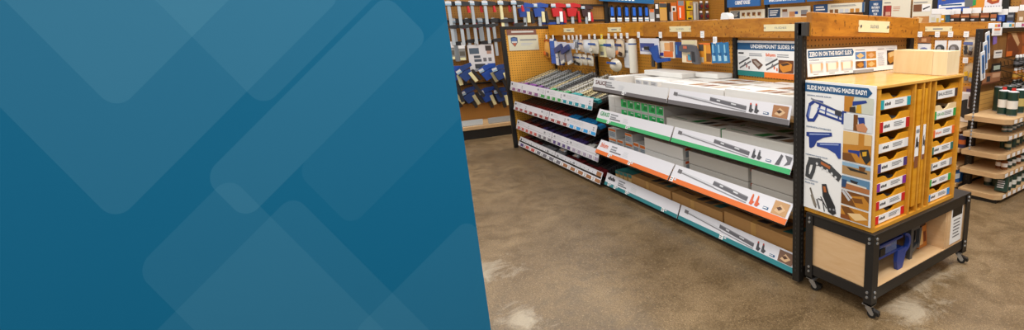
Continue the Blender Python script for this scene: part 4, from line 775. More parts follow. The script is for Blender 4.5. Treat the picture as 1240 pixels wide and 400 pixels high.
def quick_clamp(px, py, L, label, body, grip, grp, s=1.0, padc=PAD, out=.05, bar=AL, ang=0):
    p = pX(px, py, TW + out); F = sub(FX(*p), 0, 0, 0, ang); t = thing('quick_clamp', p, label, 'clamp', grp)
    MB().slab(F, -.025 * s, .025 * s, -L, .02, -.01, .01, bar).build('bar', t)
    MB().prism(F, [(-.1 * s, 0), (.16 * s, .0), (.17 * s, .05 * s), (.03 * s, .08 * s), (-.1 * s, .06 * s)], -.025, .025, body).build('fixed_jaw', t, bevel=.005)
    MB().prism(F, [(-.08 * s, -.16 * s), (.06 * s, -.15 * s), (.1 * s, -.02 * s), (.02 * s, -.005 * s), (-.1 * s, -.02 * s)], -.028, .028, body).build('trigger_body', t, bevel=.006)
    MB().prism(F, [(.1 * s, -.06 * s), (.14 * s, -.06 * s), (.16 * s, -.26 * s), (.11 * s, -.27 * s)], -.016, .016, grip).build('handle', t, bevel=.004)
    if padc: MB().slab(F, .03 * s, .085 * s, -.25 * s, -.07 * s, .01, .04, padc).build('pad', t, bevel=.004)
    MB().slab(F, -.11 * s, -.03 * s, .0, .06 * s, .03, .033, LGREY).rect(F, -.11 * s, -.03 * s, .005, .025, SKYP, .035).build('price_tag', t)
    return t
quick_clamp(634, 9, .38, 'blue quick clamp with cream pad, beside the bar clamps at the top', CBLU, DGR, 'blue quick clamps up high', out=.13)
quick_clamp(652, 9, .36, 'blue quick clamp with cream pad, beside the red clamps at the top', CBLU, DGR, 'blue quick clamps up high')
for k, x in enumerate((674, 692)): quick_clamp(x, 9, .28, 'red quick clamp above the honey header, %s' % ('beside the blue ones' if k == 0 else 'beside the dark one'), REDC, REDC, 'red quick clamps', padc=None if k else WHITE)
quick_clamp(709, 11, .26, 'dark quick clamp with red trim beside the black wall upright', M('#3a2226'), REDC, None, s=.85, padc=WHITE)
tag(MB().box(TW + .001, TW + .028, 3.35, 3.85, 1.735, 1.775, CBLU).build('edge_guide', None, (TW + .015, 3.6, 1.735)), 'blue edge guide lying level under the blue quick clamps', 'guide')
for r, (y, xs) in enumerate(((86, (548, 561, 588, 604, 617)), (113, (545, 566, 588, 606, 622)))):
    for k, x in enumerate(xs):
        quick_clamp(x, y - (x - 560) * .03, .5 if r == 0 else .27, '%s blue clamp with cream pad on the %s rail, %s from the teal wall' % (('large', 'heavy')[r], ('third', 'lowest')[r], ORD[k]), CBLU if k % 2 == 0 else M('#24427e', .4), DGR, 'blue clamps low on the clamp wall', .95, PAD if (k + r) % 3 != 2 else M('#c0b890', .5), bar=DGR, ang=.18 + .12 * ((k * 7 + r * 3) % 4), out=.06 + .08 * (k % 2) + .17 * (r == 0))
WG = 'packs on the clamp wall'
pack('X', TW + .17, (570, 601, 54, 86), 'large white clamp kit card with dark tool silhouettes and a blue corner', M('#d8d6d8', .4), [(.05, .42, .66, .88, M('#4a5a6a')), (.68, .92, .76, .96, M('#3a3230')), (.72, .9, .64, .76, M('#b08a78')), (.7, 1.0, .02, .28, BLUE), (.2, .45, .5, .6, M('#4a525c')), (.2, .48, .36, .46, M('#4a525c')), (.55, .68, .36, .5, MGREY), (.75, .88, .36, .5, MGREY), (.2, .6, .1, .28, M('#3a3e46')), (.1, .5, .02, .08, GREY)], None, WG)
hook('X', TW + .165, TW, (577, 54), 'peg hook with white tag holding the large white kit card', 'peg hooks on the clamp wall')
for k, r in enumerate(((544, 552, 54, 72), (557, 565, 55, 73))): pack('X', TW + .17, r, 'small carded clamp pads %s the large white kit card' % ('far from' if k == 0 else 'close to'), M('#8a8a86', .4), [(.0, 1, .8, 1, WHITE), (.1, .9, .3, .6, M('#5a564e')), (.1, .9, 0, .18, PAD)], None, WG)
for k, r in enumerate(((610.5, 616.5, 43, 65), (614, 620.5, 67, 86), (616, 622, 88, 106))): pack('X', TW + .17, r, 'white card of black clamp parts beside the wing frame, %s of three' % ('topmost', 'middle', 'lowest')[k], M('#e2e0dc', .4), [(.0, 1, .84, 1, CREAM), (.2, .8, .5, .78, DGR), (.2, .85, .1, .42, DGR)], None, WG)
for k, (x, y) in enumerate(((548, 54), (561, 55), (613.5, 43), (617.5, 67), (619, 88))): hook('X', TW + .165, TW, (x, y), 'peg hook with white tag holding %s' % ('the first clamp pad card', 'the second clamp pad card', 'the topmost white part card', 'the middle white part card', 'the lowest white part card')[k], 'peg hooks on the clamp wall')
# over the header: spring clamps, power-tool packs and the blue hanging sign
for k, x in enumerate((740.5, 749, 758, 767, 774.5, 782)):
    p = pX(x, 13, TW + .06); F = FX(*p); t = thing('spring_clamp', p, 'black and blue spring clamp above the header, %s from the wall upright' % ORD[k], 'clamp', 'spring clamps in a row')
    for sg in (-1, 1): MB().prism(F, [(sg * .01, .1), (sg * .05, .06), (sg * .06, -.06), (sg * .035, -.2), (sg * .012, -.2), (sg * .02, -.04)], -.02, .02, DGR).build('jaw', t)
    MB().slab(F, -.03, .03, -.1, .06, .021, .035, M('#1f68d8', .4)).build('grip', t, bevel=.005); MB().slab(F, -.045, .045, -.2, -.13, .022, .025, WHITE).rect(F, -.045, .045, -.18, -.16, SKYP, .027).build('price_tag', t)
GP = 'packs above the header on the clamp wall'
for (r, lb, b, a) in (((787, 793, 11, 26), 'silver and orange carded bit beside the spring clamps', M('#b8b8b8', .4), [(.1, .9, .75, 1, ORANGE), (.1, .9, .0, .2, WHITE)]), ((794, 799.5, 4, 26), 'dark slim tool pack with white stripes', M('#3c3634', .4), [(.1, .7, .7, .95, WHITE), (.2, .9, .2, .4, LGREY)]),
    ((799.5, 808, 3, 25), 'tan saw pack with grey and yellow head', M('#d8a458', .4), [(0, 1, .72, .95, M('#4a4c50')), (0, 1, .66, .72, M('#e8b020')), (.1, .7, .96, 1, ORANGE)]), ((809, 813, 4, 25), 'slim black tool blade pack', M('#1c1a1a', .4), [(.5, .9, .05, .5, GREY)]),
    ((813, 820, 3, 25), 'orange pack with a white picture patch', M('#c86a24', .4), [(.1, .9, .5, .8, M('#e8e2da')), (.3, .7, .55, .7, INK), (0, .3, .0, .5, LGREY)]), ((821, 829.5, 1, 24), 'bright orange pack with white upright lettering', M('#f2641c', .4), [(.1, .9, .75, 1, GREY), (.25, .45, .1, .65, WHITE)]),
    ((831.5, 839, 1, 12), 'upper yellow carded blade pack', M('#e2b81a', .4), [(.2, .8, .2, .4, INK), (.5, 1, .5, .9, M('#c08a4a'))]), ((832, 839, 13, 24), 'lower yellow carded blade pack', M('#e2b81a', .4), [(.2, .8, .05, .25, INK), (.5, 1, .5, .95, M('#c08a4a'))]), ((840, 846, 2, 24), 'clear tube of drill rods', M('#b8b0a4', .3), [(.2, .35, 0, .9, WHITE), (.6, .75, 0, .9, MGREY)])):
    pack('X', TW + {787: .05, 794: .07, 799.5: .09, 809: .05, 813: .07, 821: .09, 831.5: .05, 832: .05, 840: .07}[r[0]] + TW - TW, r, lb + ' above the header', b, a, None, GP)
for k, (x, y) in enumerate(((849, 7), (856, 7), (849, 19), (856.5, 19))):
    p = pX(x, y, TW + .06); F = FX(*p); o = tag(MB().slab(F, -.045, .045, -.07, .06, -.02, 0, M('#5a5054', .3)).build('knob_pack', None, p), 'pack of dark red knobs near the room corner, %s %s' % (('upper', 'lower')[k // 2], ('one away from', 'one beside')[k % 2] + ' the corner'), 'hanging pack', 'knob packs by the corner')
    MB().lathe(at(F, 0, -.01, .001), [(.035, 0, M('#3a1a1e')), (.035, .025, M('#7a2028')), (.0001, .03, DGR)], 10, F[3]).build('knob', o); MB().slab(F, -.03, .03, .06, .1, -.004, 0, WHITE).build('price_tag', o)
q0, q1 = pX(726, 1, -9.15), pX(792, 5, -9.15)
F = Fr((-9.15, q0.y, q0.z), (0, q1.y - q0.y, q1.z - q0.z), (0, 0, 1)); w = (q1 - q0).length
m = MB().slab(F, 0, w, 0, .26, -.03, 0, M('#1a6296', .45, var=.02)); 
for k in range(8): m.rect(F, w * (.12 + .065 * k), w * (.12 + .065 * k) + w * .045, .035, .10, WHITE)
tag(m.build('aisle_sign', None, (-9.15, q0.y, q0.z)), 'blue hanging aisle sign above the spring clamps', 'sign')
# ------------------------------------------------------------------ back wall with display boards (face Y = 7.1)
BW = 7.08
for k, x in enumerate((880, 929, 1049, 1131.5, 1217)):
    p = pY(x, 15, BW); tag(MB().box(p.x - .05, p.x + .05, BW - .02, BW + .019, .1, 2.75, BLACK).build('wall_standard', None, (p.x, BW, .1)), 'black wall standard on the back wall, %s from the room corner' % ORD[k], 'post', 'wall standards')
def blue_sign(x0, x1, yb0, yb1, txt, label, tu=(.2, .8)):
    a, b = pY(x0, yb0, 6.95), pY(x1, yb1, 6.95); F = FY(a.x, 6.95, (a.z + b.z) / 2); w = b.x - a.x
    m = MB().slab(F, 0, w, 0, .2, -.03, 0, M('#2a62a0', .45, var=.02))
    if txt: m.text(F, w * tu[0], w * tu[1], .045, .12, txt, WHITE, .03)
    tag(m.build('header_sign', None, F[0]), label, 'sign', 'blue signs on the back wall')
blue_sign(880.5, 920, 9.3, 7, 'CABINET KNOBS', 'blue sign lettered for cabinet knobs on the back wall', (.26, .72)); blue_sign(925, 974, 5.8, 2.8, 'BASIC EUROPEAN HINGES', 'blue sign lettered for European hinges on the back wall', (.14, .82)); blue_sign(977, 1008, 2, .3, None, 'blank lower edge of a blue sign over the instruction boards')
def board(x0, x1, yt, yb, label, draw):
    a, b = pY(x0, yb, 7.05), pY(x1, yt, 7.05); F = FY(a.x, 7.05, a.z); w, h = b.x - a.x, b.z - a.z
    global PW, PH, m, L
    PW, PH, L = w, h, .002; m = MB().slab(F, 0, w, 0, h, -.02, 0, M('#e6e0cc', .45, var=.02)); g = globals(); g['F'] = F; draw()
    tag(m.build('display_board', None, F[0]), label, 'sign', 'display boards on the back wall')
def b1():
    pr(.02, .1, .3, .95, M('#3c4a58')); m.lines(F, .06 * PW, .26 * PW, .2 * PH, .8 * PH, 4, OFFW, L + .001)
    for k in range(4): pr(.36 + .15 * k, .3, .45 + .15 * k, .7, (AMBD, BROWN)[k % 2]); pr(.43 + .15 * k, .5, .45 + .15 * k, .85, M('#d8b060'))
def b2():
    pr(.01, .08, .31, .95, M('#2c4c70')); m.lines(F, .05 * PW, .28 * PW, .2 * PH, .8 * PH, 3, WHITE, L + .001); pr(.36, .45, .5, .95, M('#c9c0bc')); pr(.36, .2, .48, .45, AMBD); pr(.53, .45, .66, .95, M('#d0905a')); pr(.66, .45, .73, .7, BLUE); pr(.8, .35, .95, .85, M('#8a8a90')); pr(.8, .75, .95, .9, BROWN)
def b3():
    pr(0, .0, .3, .9, M('#1f4a7c')); m.lines(F, .05 * PW, .26 * PW, .3 * PH, .85 * PH, 2, WHITE, L + .001); m.lines(F, .36 * PW, .92 * PW, .65 * PH, .85 * PH, 2, GREY, L)
    for k in range(6): pr(.34 + .1 * k, .6, .41 + .1 * k, .98, (M('#8a5a2c'), M('#8a5a2c'), LGREY, LGREY, AMB, AMB)[k])
    pr(.96, .0, 1, 1, M('#2a5a8a'))
def b4():
    pr(0, .0, .33, .98, M('#1c4a7a'))
    for k, t in enumerate(('WHICH', 'FEATURE IS', 'BEST FOR', 'YOUR')): hw = .008 * len(t) + .02; pt(.165 - hw, .14 + .17 * k, .165 + hw, .26 + .17 * k, t, WHITE, .04)
    pr(.36, .3, .56, .98, M('#a8302a')); pr(.38, .3, .42, .98, M('#6a2a22')); pr(.42, .62, .54, .8, M('#d8a890')); m.lines(F, .38 * PW, .6 * PW, .8 * PH, .88 * PH, 1, MGREY, L); m.lines(F, .6 * PW, .78 * PW, .4 * PH, .66 * PH, 3, M('#d8a890'), L)
def b5():
    m.lines(F, .05 * PW, .8 * PW, .82 * PH, .9 * PH, 1, GREY, L); pr(.05, .22, .5, .52, BROWN); pr(.5, .22, .95, .52, WHITE); pp([(.55, .4), (.9, .3), (.92, .34), (.58, .46)], INK, L + .001); pr(.05, .72, .9, 1, M('#c88a4a')); pp([(.3, .75), (.6, .8), (.5, 1), (.2, 1)], M('#ecc890'), L + .001)
board(884, 926, 11, 23, 'long cream board of knob photos beneath the cabinet knobs sign', b1); board(930, 981, 7, 22, 'long cream board of hinge photos beneath the hinges sign', b2); board(985, 1047, 2.5, 17, 'cream board with a blue heading block and cabinet door pictures above the end header', b3); board(1052, 1103, -2, 24, 'board asking which feature, with a red cabinet photo', b4); board(1104, 1129, -2, 28, 'cream board with two small hand tool photos beside the wall standard', b5)
def b6():
    pr(0, 0, 1, 1, M('#2a54b0')); pr(.53, 0, .75, 1, M('#e2901e')); pr(.75, 0, 1, 1, M('#f0eaf0')); pp([(.8, .0), (.98, .0), (.96, .5), (.86, .6), (.78, .4)], M('#b04a1c'), L + .001); pp([(.84, .1), (.94, .05), (.93, .35), (.86, .4)], M('#e8a050'), L + .0015)
    for k in range(6): pr(.76 + .04 * k, .7, .78 + .04 * k, 1, M('#a8a0a8'), L + .001)
    pp([(.02, .48), (.45, .36), (.45, .66), (.02, .74)], WHITE, L + .001); m.lines(F, .06 * PW, .4 * PW, .42 * PH, .54 * PH, 1, NAVY, L + .0015, .9, 0); pp([(.44, .2), (.58, .1), (.58, .7), (.45, .72)], M('#6a6e70'), L + .0015); pp([(.57, .25), (.62, .2), (.62, .6), (.57, .65)], M('#2a9a50'), L + .0017); pp([(.08, .0), (.16, .0), (.12, .2), (.06, .2)], M('#9a6a4a'), L + .001)
board(1135, 1214, -6, 14.5, 'large blue and orange product poster high on the back wall', b6); board(1236, 1270, -8, 13, 'brown wood photo poster at the end of the back wall', lambda: pr(.0, 0, 1, 1, M('#b0724a')))
TG = 'packs along the back wall'
for (r, lb, b, a) in (((1126, 1133, 17, 27), 'white bottle pack nearest the display boards on the back wall', M('#e4e2de', .3), [(.2, .8, .2, .6, M('#d8d2b4'))]), ((1133, 1139, 17, 27), 'cream and white glue pack on the back wall', M('#ece6da', .3), [(.1, .6, .0, .5, M('#e0c060'))]), ((1139, 1143, 18, 27), 'yellow glue bottle pack on the back wall', M('#e0a21c', .3), [(.1, .9, .3, .5, WHITE)]), ((1143, 1149, 18, 27), 'teal blue applicator pack on the back wall', M('#3a6a86', .3), [(.1, .4, .3, .9, M('#7ab0c8'))]),
    ((1150, 1161.5, 17, 26), 'first brown and black pad pack past the blue applicator', M('#2a2220', .4), [(0, 1, .5, .75, M('#b0643a')), (0, 1, .75, 1, M('#c9814a')), (.1, .4, .1, .35, WHITE)]), ((1163, 1173, 16.5, 26), 'second brown and black pad pack past the blue applicator', M('#2a2220', .4), [(0, 1, .5, .75, M('#c47a48')), (0, 1, .75, 1, M('#8a4a2a')), (.1, .5, .1, .35, WHITE)]),
    ((1174, 1185, 16, 26), 'third brown and black pad pack past the blue applicator', M('#2a2220', .4), [(0, 1, .45, .7, M('#b0643a')), (0, 1, .7, 1, M('#c9a07a')), (.1, .5, .1, .3, LGREY)]), ((1187, 1197, 15.5, 26), 'fourth brown and black pad pack past the blue applicator', M('#2a2220', .4), [(0, 1, .45, .7, M('#b86a3a')), (0, 1, .7, 1, M('#8a4a2a')), (.1, .5, .1, .3, LGREY)]), ((1199, 1206, 15, 26), 'fifth brown and black pad pack past the blue applicator', M('#2a2220', .4), [(0, 1, .4, .8, M('#b86a3a')), (.1, .9, .1, .3, LGREY)]),
    ((1206, 1216, 18, 26), 'blue pack with a pale triangle on the back wall', M('#2a58b8', .4), [(.35, .65, .2, .7, M('#8aa8e8'))]), ((1218, 1227, 15, 30), 'dark grey and blue pack beside the last wall standard', M('#3a3e4a', .4), [(.1, .9, .0, .3, M('#4a62a0')), (.1, .9, .6, .8, GREY)]), ((1231, 1240, 13, 28), 'brown sanding pack at the end of the back wall', M('#a8825c', .4), [(.3, .8, .2, .5, M('#e8d8c0'))])):
    dd = 6.98 - .04 * {1133: 1, 1139: 2}.get(r[0], int(r[0]) % 2); o = pack('Y', dd, r, lb, b, a, None, TG, .03); F, w, h = size('Y', dd, r); MB().slab(F, w * .2, w * .2 + .12, h, h + .07, .0, .003, WHITE).build('price_tag', o)

# ------------------------------------------------------------------ second gondola across the aisle (front face Y = 4.8, back panel Y = 5.45)
g2 = thing('gondola_shelving', (-4.2, 5.4, 0), 'second store gondola behind the cart, with a honey header board and pad packs on hooks', 'shelving')
MB().box(-6.6, -2.32, 4.86, 6.0, 0, .075, BLACK).build('kick_base', g2)
for x0, x1 in ((-6.6, -5.0), (-4.98, -3.66), (-3.64, -2.33)): MB().box(x0, x1, 5.45, 5.47, .1, 1.5, PEG_Y).build('pegboard_panel', g2)
for x in (-4.99, -3.65): MB().box(x - .009, x + .009, 5.42, 5.49, .08, 1.5, BLACK).build('upright_post', g2)
header(g2, -6.6, -3.2, 5.39, 5.44, 1.515, 1.65, HEAD, []); header(g2, -3.195, -2.33, 5.39, 5.44, 1.515, 1.65, HEAD, [(pY(1136.5, 35, 5.39).x, .155, None)])
p = pY(1198, 30, 5.5); MB().box(p.x - .05, p.x + .08, 5.46, 5.5, 1.5, 1.63, M('#a8702c', .5)).build('header_end_board', g2)
for z in (.09, .27, .445, pY(1170, 148.5, 5.1).z - .002):
    d = 4.82 if z < .7 else 5.02
    MB().box(-6.6, -2.345, d, 5.44, z - .04, z, SHELFW).build('wood_shelf', g2, bevel=.003)
for y in (4.955,):
    m = MB().box(-2.335, -2.265, y - .03, y + .03, .03, 1.585, BLACK)
    for k in range(44): m.rect(FY(-2.3, y - .03, .12 + k * .033), -.006, .006, 0, .016, M('#3c3a38'), .001)
    m.build('end_post', g2, bevel=.004)
MB().box(-2.335, -2.265, 4.99, 6.6, 1.545, 1.585, BLACK).build('end_frame_bar', g2, bevel=.003)
MB().box(-2.32, -2.3, 4.99, 6.6, .1, .98, SLATW).build('slat_end_panel', g2); MB().box(-2.32, -2.3, 4.99, 6.6, .981, 1.54, wood('dim_brown_panel', '#8a6034', '#744e28', (4, 4, 1))).build('upper_end_panel', g2)
# its end shelves
SX = -1.9
def endshelf(z, x1=SX, y0=4.75):
    pts = [(-2.29, y0), (x1 - .05, y0), (x1, y0 + .05), (x1, 6.6), (-2.29, 6.6)]
    sh = MB().prism(Fr((0, 0, 0), (1, 0, 0), (0, 1, 0)), pts, z - .045, z, SHELFW).build('end_shelf', g2, bevel=.004)
    for k in range(14): MB().slab(FX(x1, y0 + .08 + .11 * k, z - .04), 0, .06, 0, .034, .001, .003, WHITE).build('price_tag', sh)
    return sh
for z in (.795, .64, .465, .285, .08): endshelf(z, -1.87 if z > .7 else SX)
pts = [(-2.29, 4.73), (-1.93, 4.77), (-1.93, 6.6), (-2.29, 6.6)]; MB().prism(Fr((0, 0, 0), (1, 0, 0), (0, 1, 0)), pts, 0, .034, BLACK).build('end_kick', g2)
DGREEN = M('#1c3a30', .35); AMBG = M('#7a4418', .25)
def can(x, y, z, r, h, label, body, lid, band=None, cap=None, name='paint_can', cat='can', grp=None):
    pr_ = [(r * .97, 0, GREY), (r, h * .03, body), (r, h * .28, band or body), (r, h * .6, body), (r, h * .93, lid), (r * .97, h * .95, lid), (r * .9, h * .96, lid), (.0001, h * .96, lid)]
    if cap: pr_ = pr_[:-2] + [(r * .4, h * .98, cap), (r * .4, h * 1.08, cap), (.0001, h * 1.08, cap)]
    return tag(MB().lathe((x, y, z), pr_, 14).build(name, None, (x, y, z), smooth=True), label, cat, grp)
def bottle(x, y, z, r, h, label, body, cap, band=WHITE, grp=None):
    o = MB().lathe((x, y, z), [(.0001, 0, body), (r * .96, 0, body), (r, h * .04, body), (r, h * .2, band), (r, h * .48, body), (r, h * .58, body), (r * .45, h * .74, body), (r * .45, h * .78, body)], 12).build('finish_bottle', None, (x, y, z), smooth=True); tag(o, label, 'bottle', grp)
    MB().lathe((x, y, z), [(r * .55, h * .76, cap), (r * .58, h * .97, cap), (r * .5, h, cap), (.0001, h, cap)], 12).build('cap', o, smooth=True); return o
def on(px, py, z): p = pZ(px, py, z); return p.x, p.y
LB = 'on the end shelves'
for k, (px, py, bd, cp) in enumerate(((1213.5, 138, OFFW, M('#c8281e')), (1224.5, 140, OFFW, M('#c8281e')), (1233, 136.5, M('#c8b068'), None), (1239, 133, LGREY, M('#c8281e')))):
    x, y = on(px, py, .796); can(x, y, .796, .047, .235 if k < 3 else .16, 'dark green can%s on the top end shelf, %s from the post' % (' with red cap' if cp else '', ORD[k]), DGREEN, LGREY, bd, cp, grp='tall green cans')
for k, (px, py) in enumerate(((1206, 135), (1217.5, 133))):
    x, y = on(px, py, .796); can(x, y + .05, .796, .055, .25, 'large dark green can behind the red-capped cans, %s' % ('by the panel' if k == 0 else 'between them'), DGREEN, M('#8a8f90', .3, .6), M('#16302a'), grp='large green cans')
for k, (px, py) in enumerate(((1216, 159.5), (1222, 159.5), (1227, 157), (1231.5, 154.5), (1235.5, 152.5), (1239, 150.5))):
    x, y = on(px, py, .641); can(x, y, .641, .026, .058, 'small green jar on the second end shelf, %s from the black post' % ORD[k], M('#48605a', .3), LGREY, OFFW, None, 'small_jar', 'jar', 'small jars on the second end shelf')
for k, (px, py) in enumerate(((1214.5, 179), (1220, 181), (1226, 178), (1230, 175.5), (1234, 173.5), (1238, 171))):
    x, y = on(px, py, .466); can(x, y, .466, .03, .095, 'dark green jar with pale lid, third end shelf, %s from the black post' % ORD[k], DGREEN, OFFW, M('#c8c098') if k % 2 else M('#20483a'), None, 'green_jar', 'jar', 'green jars on the third end shelf')
for k, (px, py, c) in enumerate(((1209, 203.5, AMBG), (1215.5, 205, AMBG), (1221, 202.5, DGREEN), (1226, 200, DGREEN), (1231.5, 198, AMBG), (1237, 195, DGREEN))):
    x, y = on(px, py, .286); bottle(x, y, .286, .03, .13, '%s bottle with white cap on the fourth end shelf, %s from the black post' % ('amber' if c is AMBG else 'green', ORD[k]), c, WHITE, WHITE, 'bottles on the fourth end shelf')
for k, (px, py) in enumerate(((1196, 224), (1205, 225), (1219, 230), (1225, 227), (1231, 223), (1236.5, 219))):
    x, y = on(px, py, .081); can(x, y, .081, .037, .145, 'dark green paint can on the lowest end shelf, %s from the black post' % ORD[k], DGREEN, M('#3c4a44', .3, .3), M('#d8d8d0') if k != 1 else None, None, grp='paint cans on the lowest end shelf')
x, y = on(1210.5, 234, .081); F = sub(FY(x - .05, y, .081), 0, 0, 0, 0); o = MB().slab(Fr((x - .055, y, .094), (1, .15, 0), (-.05, .25, 1)), 0, .11, .002, .14, -.05, 0, DGREEN).build('square_tin', None, (x, y, .081), bevel=.004); tag(o, 'square dark green tin tilted at the front of the lowest end shelf', 'tin')
MB().lines(Fr((x - .055, y, .094), (1, .15, 0), (-.05, .25, 1)), .02, .09, .03, .11, 4, LGREY, .001).build('front_label', o)
# wire racks of small bottles above
for k, (z, py) in enumerate(((1.21, 80), (1.085, 96), (.985, 108))):
    t = thing('wire_rack', (-2.1, 5.9, z), 'black wire bottle rack on the end panel, %s of three' % ('topmost', 'middle', 'lowest')[k], 'rack', 'wire racks'); m = MB(); y0 = 5.42 + .0 * k
    for yy in [y0 + .09 * j for j in range(9)]: m.tube([(-2.294, yy, z + .05), (-2.28, yy, z), (-1.98, yy, z - .03), (-1.975, yy, z + .02)], .003, BLACK, 4)
    m.tube([(-1.975, y0, z + .02), (-1.975, y0 + .8, z + .02)], .004, BLACK, 4).tube([(-1.98, y0, z - .03), (-1.98, y0 + .8, z - .03)], .004, BLACK, 4).tube([(-2.28, y0, z), (-2.28, y0 + .8, z)], .004, BLACK, 4).tube([(-1.975, y0, z + .02), (-2.285, y0, z + .09)], .004, BLACK, 4); m.build('wire_frame', t)
    for j in range(8):
        for r in range(2):
            x, yy = -2.06 - .1 * r, y0 + .055 + .085 * j
            bottle(x, yy, z - .01 + .009 * r, .028, .115, '%s bottle with white cap in the %s wire rack, %s row, %s along' % (('black', 'amber', 'dark')[k], ('topmost', 'middle', 'lowest')[k], ('front', 'rear')[r], ORD[j]), (BLACK, M('#a8641c', .3), M('#1a2420', .3))[k], WHITE if k != 2 else OFFW, (MGREY, M('#d8a848'), LGREY)[k], 'bottles in the wire racks')
# signs and packs on the end panel
p = pX(1229, 57, -2.295)
F = FX(-2.298, pX(1218, 60, -2.298).y, 1.3); PW, PH, L = .62, .235, .009; m = MB().slab(F, 0, PW, 0, PH, 0, .008, M('#8a4a26', .5, var=.1)); pp([(.1, .0), (.3, .0), (.48, .45), (.42, .6)], M('#cda478')); pp([(0, .3), (.12, .1), (.5, .8), (.4, 1), (.1, 1)], M('#6a3018')); pp([(.5, .0), (1, .0), (1, .4), (.6, .5)], M('#a85a30')); pr(0, .78, .22, 1, M('#d8691c')); pr(.6, .6, 1, 1, M('#b8602c'))
tag(m.build('wood_poster', None, F[0]), 'poster of red-brown planed wood on the end panel above the wire racks', 'poster')
def endpack(r, lb, b, a, name='carded_pack', lean=0, d=-2.26, cat='hanging pack'): return pack('X', d, r, lb, b, a, None, 'packs on the second end panel', .008, name, cat, lean)
F, w, h = size('X', -2.25, (1201, 1213, 33, 43)); o = MB().slab(F, 0, w, 0, h, -.002, 0, WHITE).rect(F, w * .2, w * .8, h * .6, h * .85, M('#e08a60')).lines(F, w * .2, w * .8, h * .15, h * .5, 2, LGREY).build('tag_sign', None, F[0]); tag(o, 'white tag sign hung on the top frame bar beside the blue packs', 'sign')
endpack((1203, 1207, 44, 54), 'small purple tool hanging under the white tag sign', M('#7a62b0', .4), [], 'purple_tool', .15, cat='tool'); endpack((1204, 1213, 61, 70), 'small white notice card on the brown end panel', M('#e4dfd8', .4), [(.1, .9, .6, .8, MGREY), (.1, .8, .25, .4, LGREY)])
endpack((1201, 1212, 77, 87), 'black carded meter with a grey-green display', M('#23211f', .4), [(.15, .85, .25, .75, M('#a8b4a4'))]); endpack((1190, 1211, 88, 101), 'brown printed moisture pack under the black meter', M('#9a6848', .4), [(.2, .4, .2, .7, INK), (.5, .95, .5, .9, M('#c89a78')), (.0, 1, 0, .12, M('#6a3a20'))])
t = thing('clip_strip', (-2.24, 4.93, .45), 'hanging grey metal clip strip on the black end post', 'clip strip'); a, b = pX(1186, 70, -2.2), pX(1174, 180, -2.2)
m = MB()
for k in range(26):
    q = a.lerp(b, k / 25); m.lathe(q, [(.0001, -.016, GREY), (.009, -.006, GREY), (.009, .006, GREY), (.0001, .016, GREY)], 6)
m.cyl(a + Vector((0, 0, .14)), b, .003, STEEL, 5); m.build('chain', t)
for k, (px, py) in enumerate(((1194, 40), (1191, 52), (1188, 64))):
    p = pX(px, py, -2.19 + .012 * k); F = sub((p, Vector((0, 1, 0)), Vector((0, 0, 1)), Vector((1, 0, 0))), 0, 0, 0, .22); o = MB().slab(F, 0, .075, -.26, 0, -.008, 0, M('#dfe3e8', .4)).build('blue_card', None, p); tag(o, 'slanted blue and white carded pen pack on the clip strip, %s' % ('uppermost', 'middle', 'lowest')[k], 'hanging pack', 'blue cards on the clip strip')
    MB().rect(F, .012, .062, -.2, -.03, M('#2f74b8')).rect(F, .03, .045, -.25, -.05, KEYBLK).build('printed_face', o)
# packs on the second gondola's hooks
GD = 5.3; G2 = 'packs on the second gondola'
for k, x in enumerate((1114, 1135, 1151, 1170, 1186)): hook('Y', GD - .02, 5.45, (x, 43.5), 'peg hook with white tag under the second header, %s from the cart side' % ORD[k], 'peg hooks on the second gondola')
pack('Y', GD, (1111, 1126, 45, 53), 'brown wood-photo header card behind the maple box', M('#9a6238', .4), [(.3, .7, .3, .8, M('#d8a070')), (.0, 1, 0, .12, INK)], None, G2); 
def disc(r, lb, col):
    F, w, h = size('Y', GD, r); o = MB().slab(F, 0, w, 0, h, -.008, 0, M('#ececec', .4)).build('disc_card', None, F[0]); tag(o, lb, 'hanging pack', G2)
    MB().lathe(at(F, w / 2, h * .45), [(w * .36, .001, col), (w * .36, .02, col), (w * .2, .03, M('#9a9aa0', .3)), (.0001, .03, M('#9a9aa0', .3))], 18, F[3]).build('pad', o, smooth=True)
    if h > .2: MB().slab(F, w * .05, w * .95, h * .9, h * 1.2, -.006, -.001, M('#b89878')).build('header_card', o)
disc((1110.5, 1126, 53, 72), 'white card with a blue-grey disc under the wood-photo card', M('#5a6290')); disc((1131, 1145, 49, 68), 'white card with a black disc pad', M('#1e1e22')); disc((1147, 1162.5, 49, 68), 'white card with a brown-grey disc pad', M('#5c5450'))
pouch('Y', GD, (1165.5, 1180, 45, 69), 'clear pouch of dark fittings beyond the disc pads', M('#c8b8a0', .25, var=.15), M('#5a6aa0'), [INK, DKBROWN, INK, GREY], M('#c0a890'), G2); pouch('Y', GD, (1165, 1181, 76, 101), 'clear pouch with yellow handle tools hanging lower', M('#c8a878', .25, var=.15), None, [MGREY, GREY, M('#e0b020'), M('#e0b020')], None, G2)
hook('Y', GD - .02, 5.45, (1169, 75), 'peg hook with white tag over the yellow handle pouch', 'peg hooks on the second gondola'); hook('Y', GD - .02, 5.45, (1185, 70), 'peg hook with white tag beside the black end post', 'peg hooks on the second gondola')
pack('Y', GD - .15, (1165, 1181, 106, 114), 'brown printed box lid on the upper shelf beside the end post', M('#b07a50', .4), [(.3, .8, .3, .8, M('#5a3a60')), (.0, 1, 0, .3, WHITE)], None, G2, .1)
F, w, h = size('Y', 5.1, (1157, 1182, 114, 148)); o = thing('disc_pack', at(F, w / 2, 0), 'large white pack holding a big black sanding disc with a cut quarter', 'pack', G2); MB().slab(F, 0, w, 0, h, -.02, 0, M('#e0dcda', .4)).build('card', o); R0 = w * .46
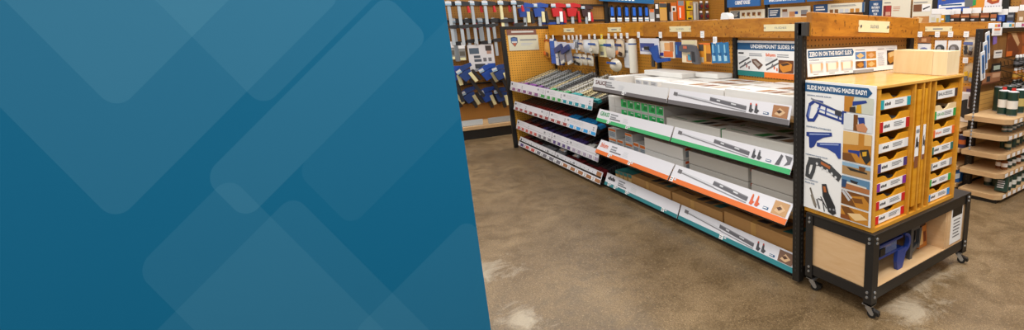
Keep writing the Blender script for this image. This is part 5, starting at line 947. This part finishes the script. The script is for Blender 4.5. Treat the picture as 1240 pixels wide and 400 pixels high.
pts = [(w * .5, h * .5)] + [(w * .5 + R0 * math.cos(t), h * .48 + R0 * 1.0 * math.sin(t)) for t in [math.radians(90 + 270 * k / 20) for k in range(21)]]
m = MB(); c = pts[0]
for a_, b_ in zip(pts[1:], pts[2:]): m.prism(F, [c, a_, b_], .001, .012, M('#232225', .6))
m.build('sanding_disc', o); MB().prism(F, [(w * .56, h * .56), (w * .95, h * .56), (w * .85, h * .85), (w * .56, h * .95)], .001, .008, M('#5a3a30', .5)).build('quarter_piece', o)
for k, (px, py) in enumerate(((1157, 178), (1164.5, 179))):
    x, y = on(px, py, .446); can(x, y, .446, .034, .14, 'purple and orange can on the second gondola shelf, %s' % ('by the cabinet' if k == 0 else 'by the black end post'), M('#3a3458'), LGREY, M('#d8702c'), None, grp='purple and orange cans')
x, y = on(1164, 222, .091); b = tag(MB().box(x - .27, x - .03, y, y + .2, .091, .225, M('#1f62b0', .4)).build('blue_box', None, (x, y, .091), bevel=.003), 'blue box with a person picture on the lowest shelf of the second gondola', 'box')
MB().poly(FY(x - .27, y, .091), [(.08, .0), (.18, .0), (.16, .09), (.1, .09)], M('#4a2a30')).poly(FY(x - .27, y, .091), [(.11, .085), (.15, .085), (.15, .125), (.11, .125)], M('#c89a80')).poly(FY(x - .27, y, .091), [(.19, .02), (.25, .05), (.25, .1), (.2, .08)], M('#cfe0f0')).build('printed_face', b)
for k, (px, c) in enumerate(((1204, M('#e8e8ea')), (1221, M('#dfe8ea')), (1236, M('#e4e0e0')))):
    p = pX(px, 35, -2.3); o = tag(MB().box(-2.33, -2.27, p.y - .07, p.y + .07, 1.586, 1.635, c).build('small_carton', None, (-2.3, p.y, 1.586), bevel=.003), 'small white colour-printed carton on the end frame bar, %s from the tag sign' % ORD[k], 'box', 'small cartons on the frame bar')
    MB().rect(FX(-2.27, p.y - .06, 1.588), 0, .05, .01, .035, (M('#f0a030'), M('#3ab0c8'), M('#c84a8a'))[k]).rect(FX(-2.27, p.y, 1.588), 0, .05, .01, .035, (M('#c83a6a'), M('#f0a030'), M('#4a8ac8'))[k]).build('printed_face', o)
# pack hanging behind the end header
pack('Y', 5.2, (1099, 1106, 47, 62), 'red and navy carded pack seen between the end header and the maple box', M('#2a3a5a', .4), [(0, .6, .75, 1, M('#b84a2a'))], None, G2, lean=.1)
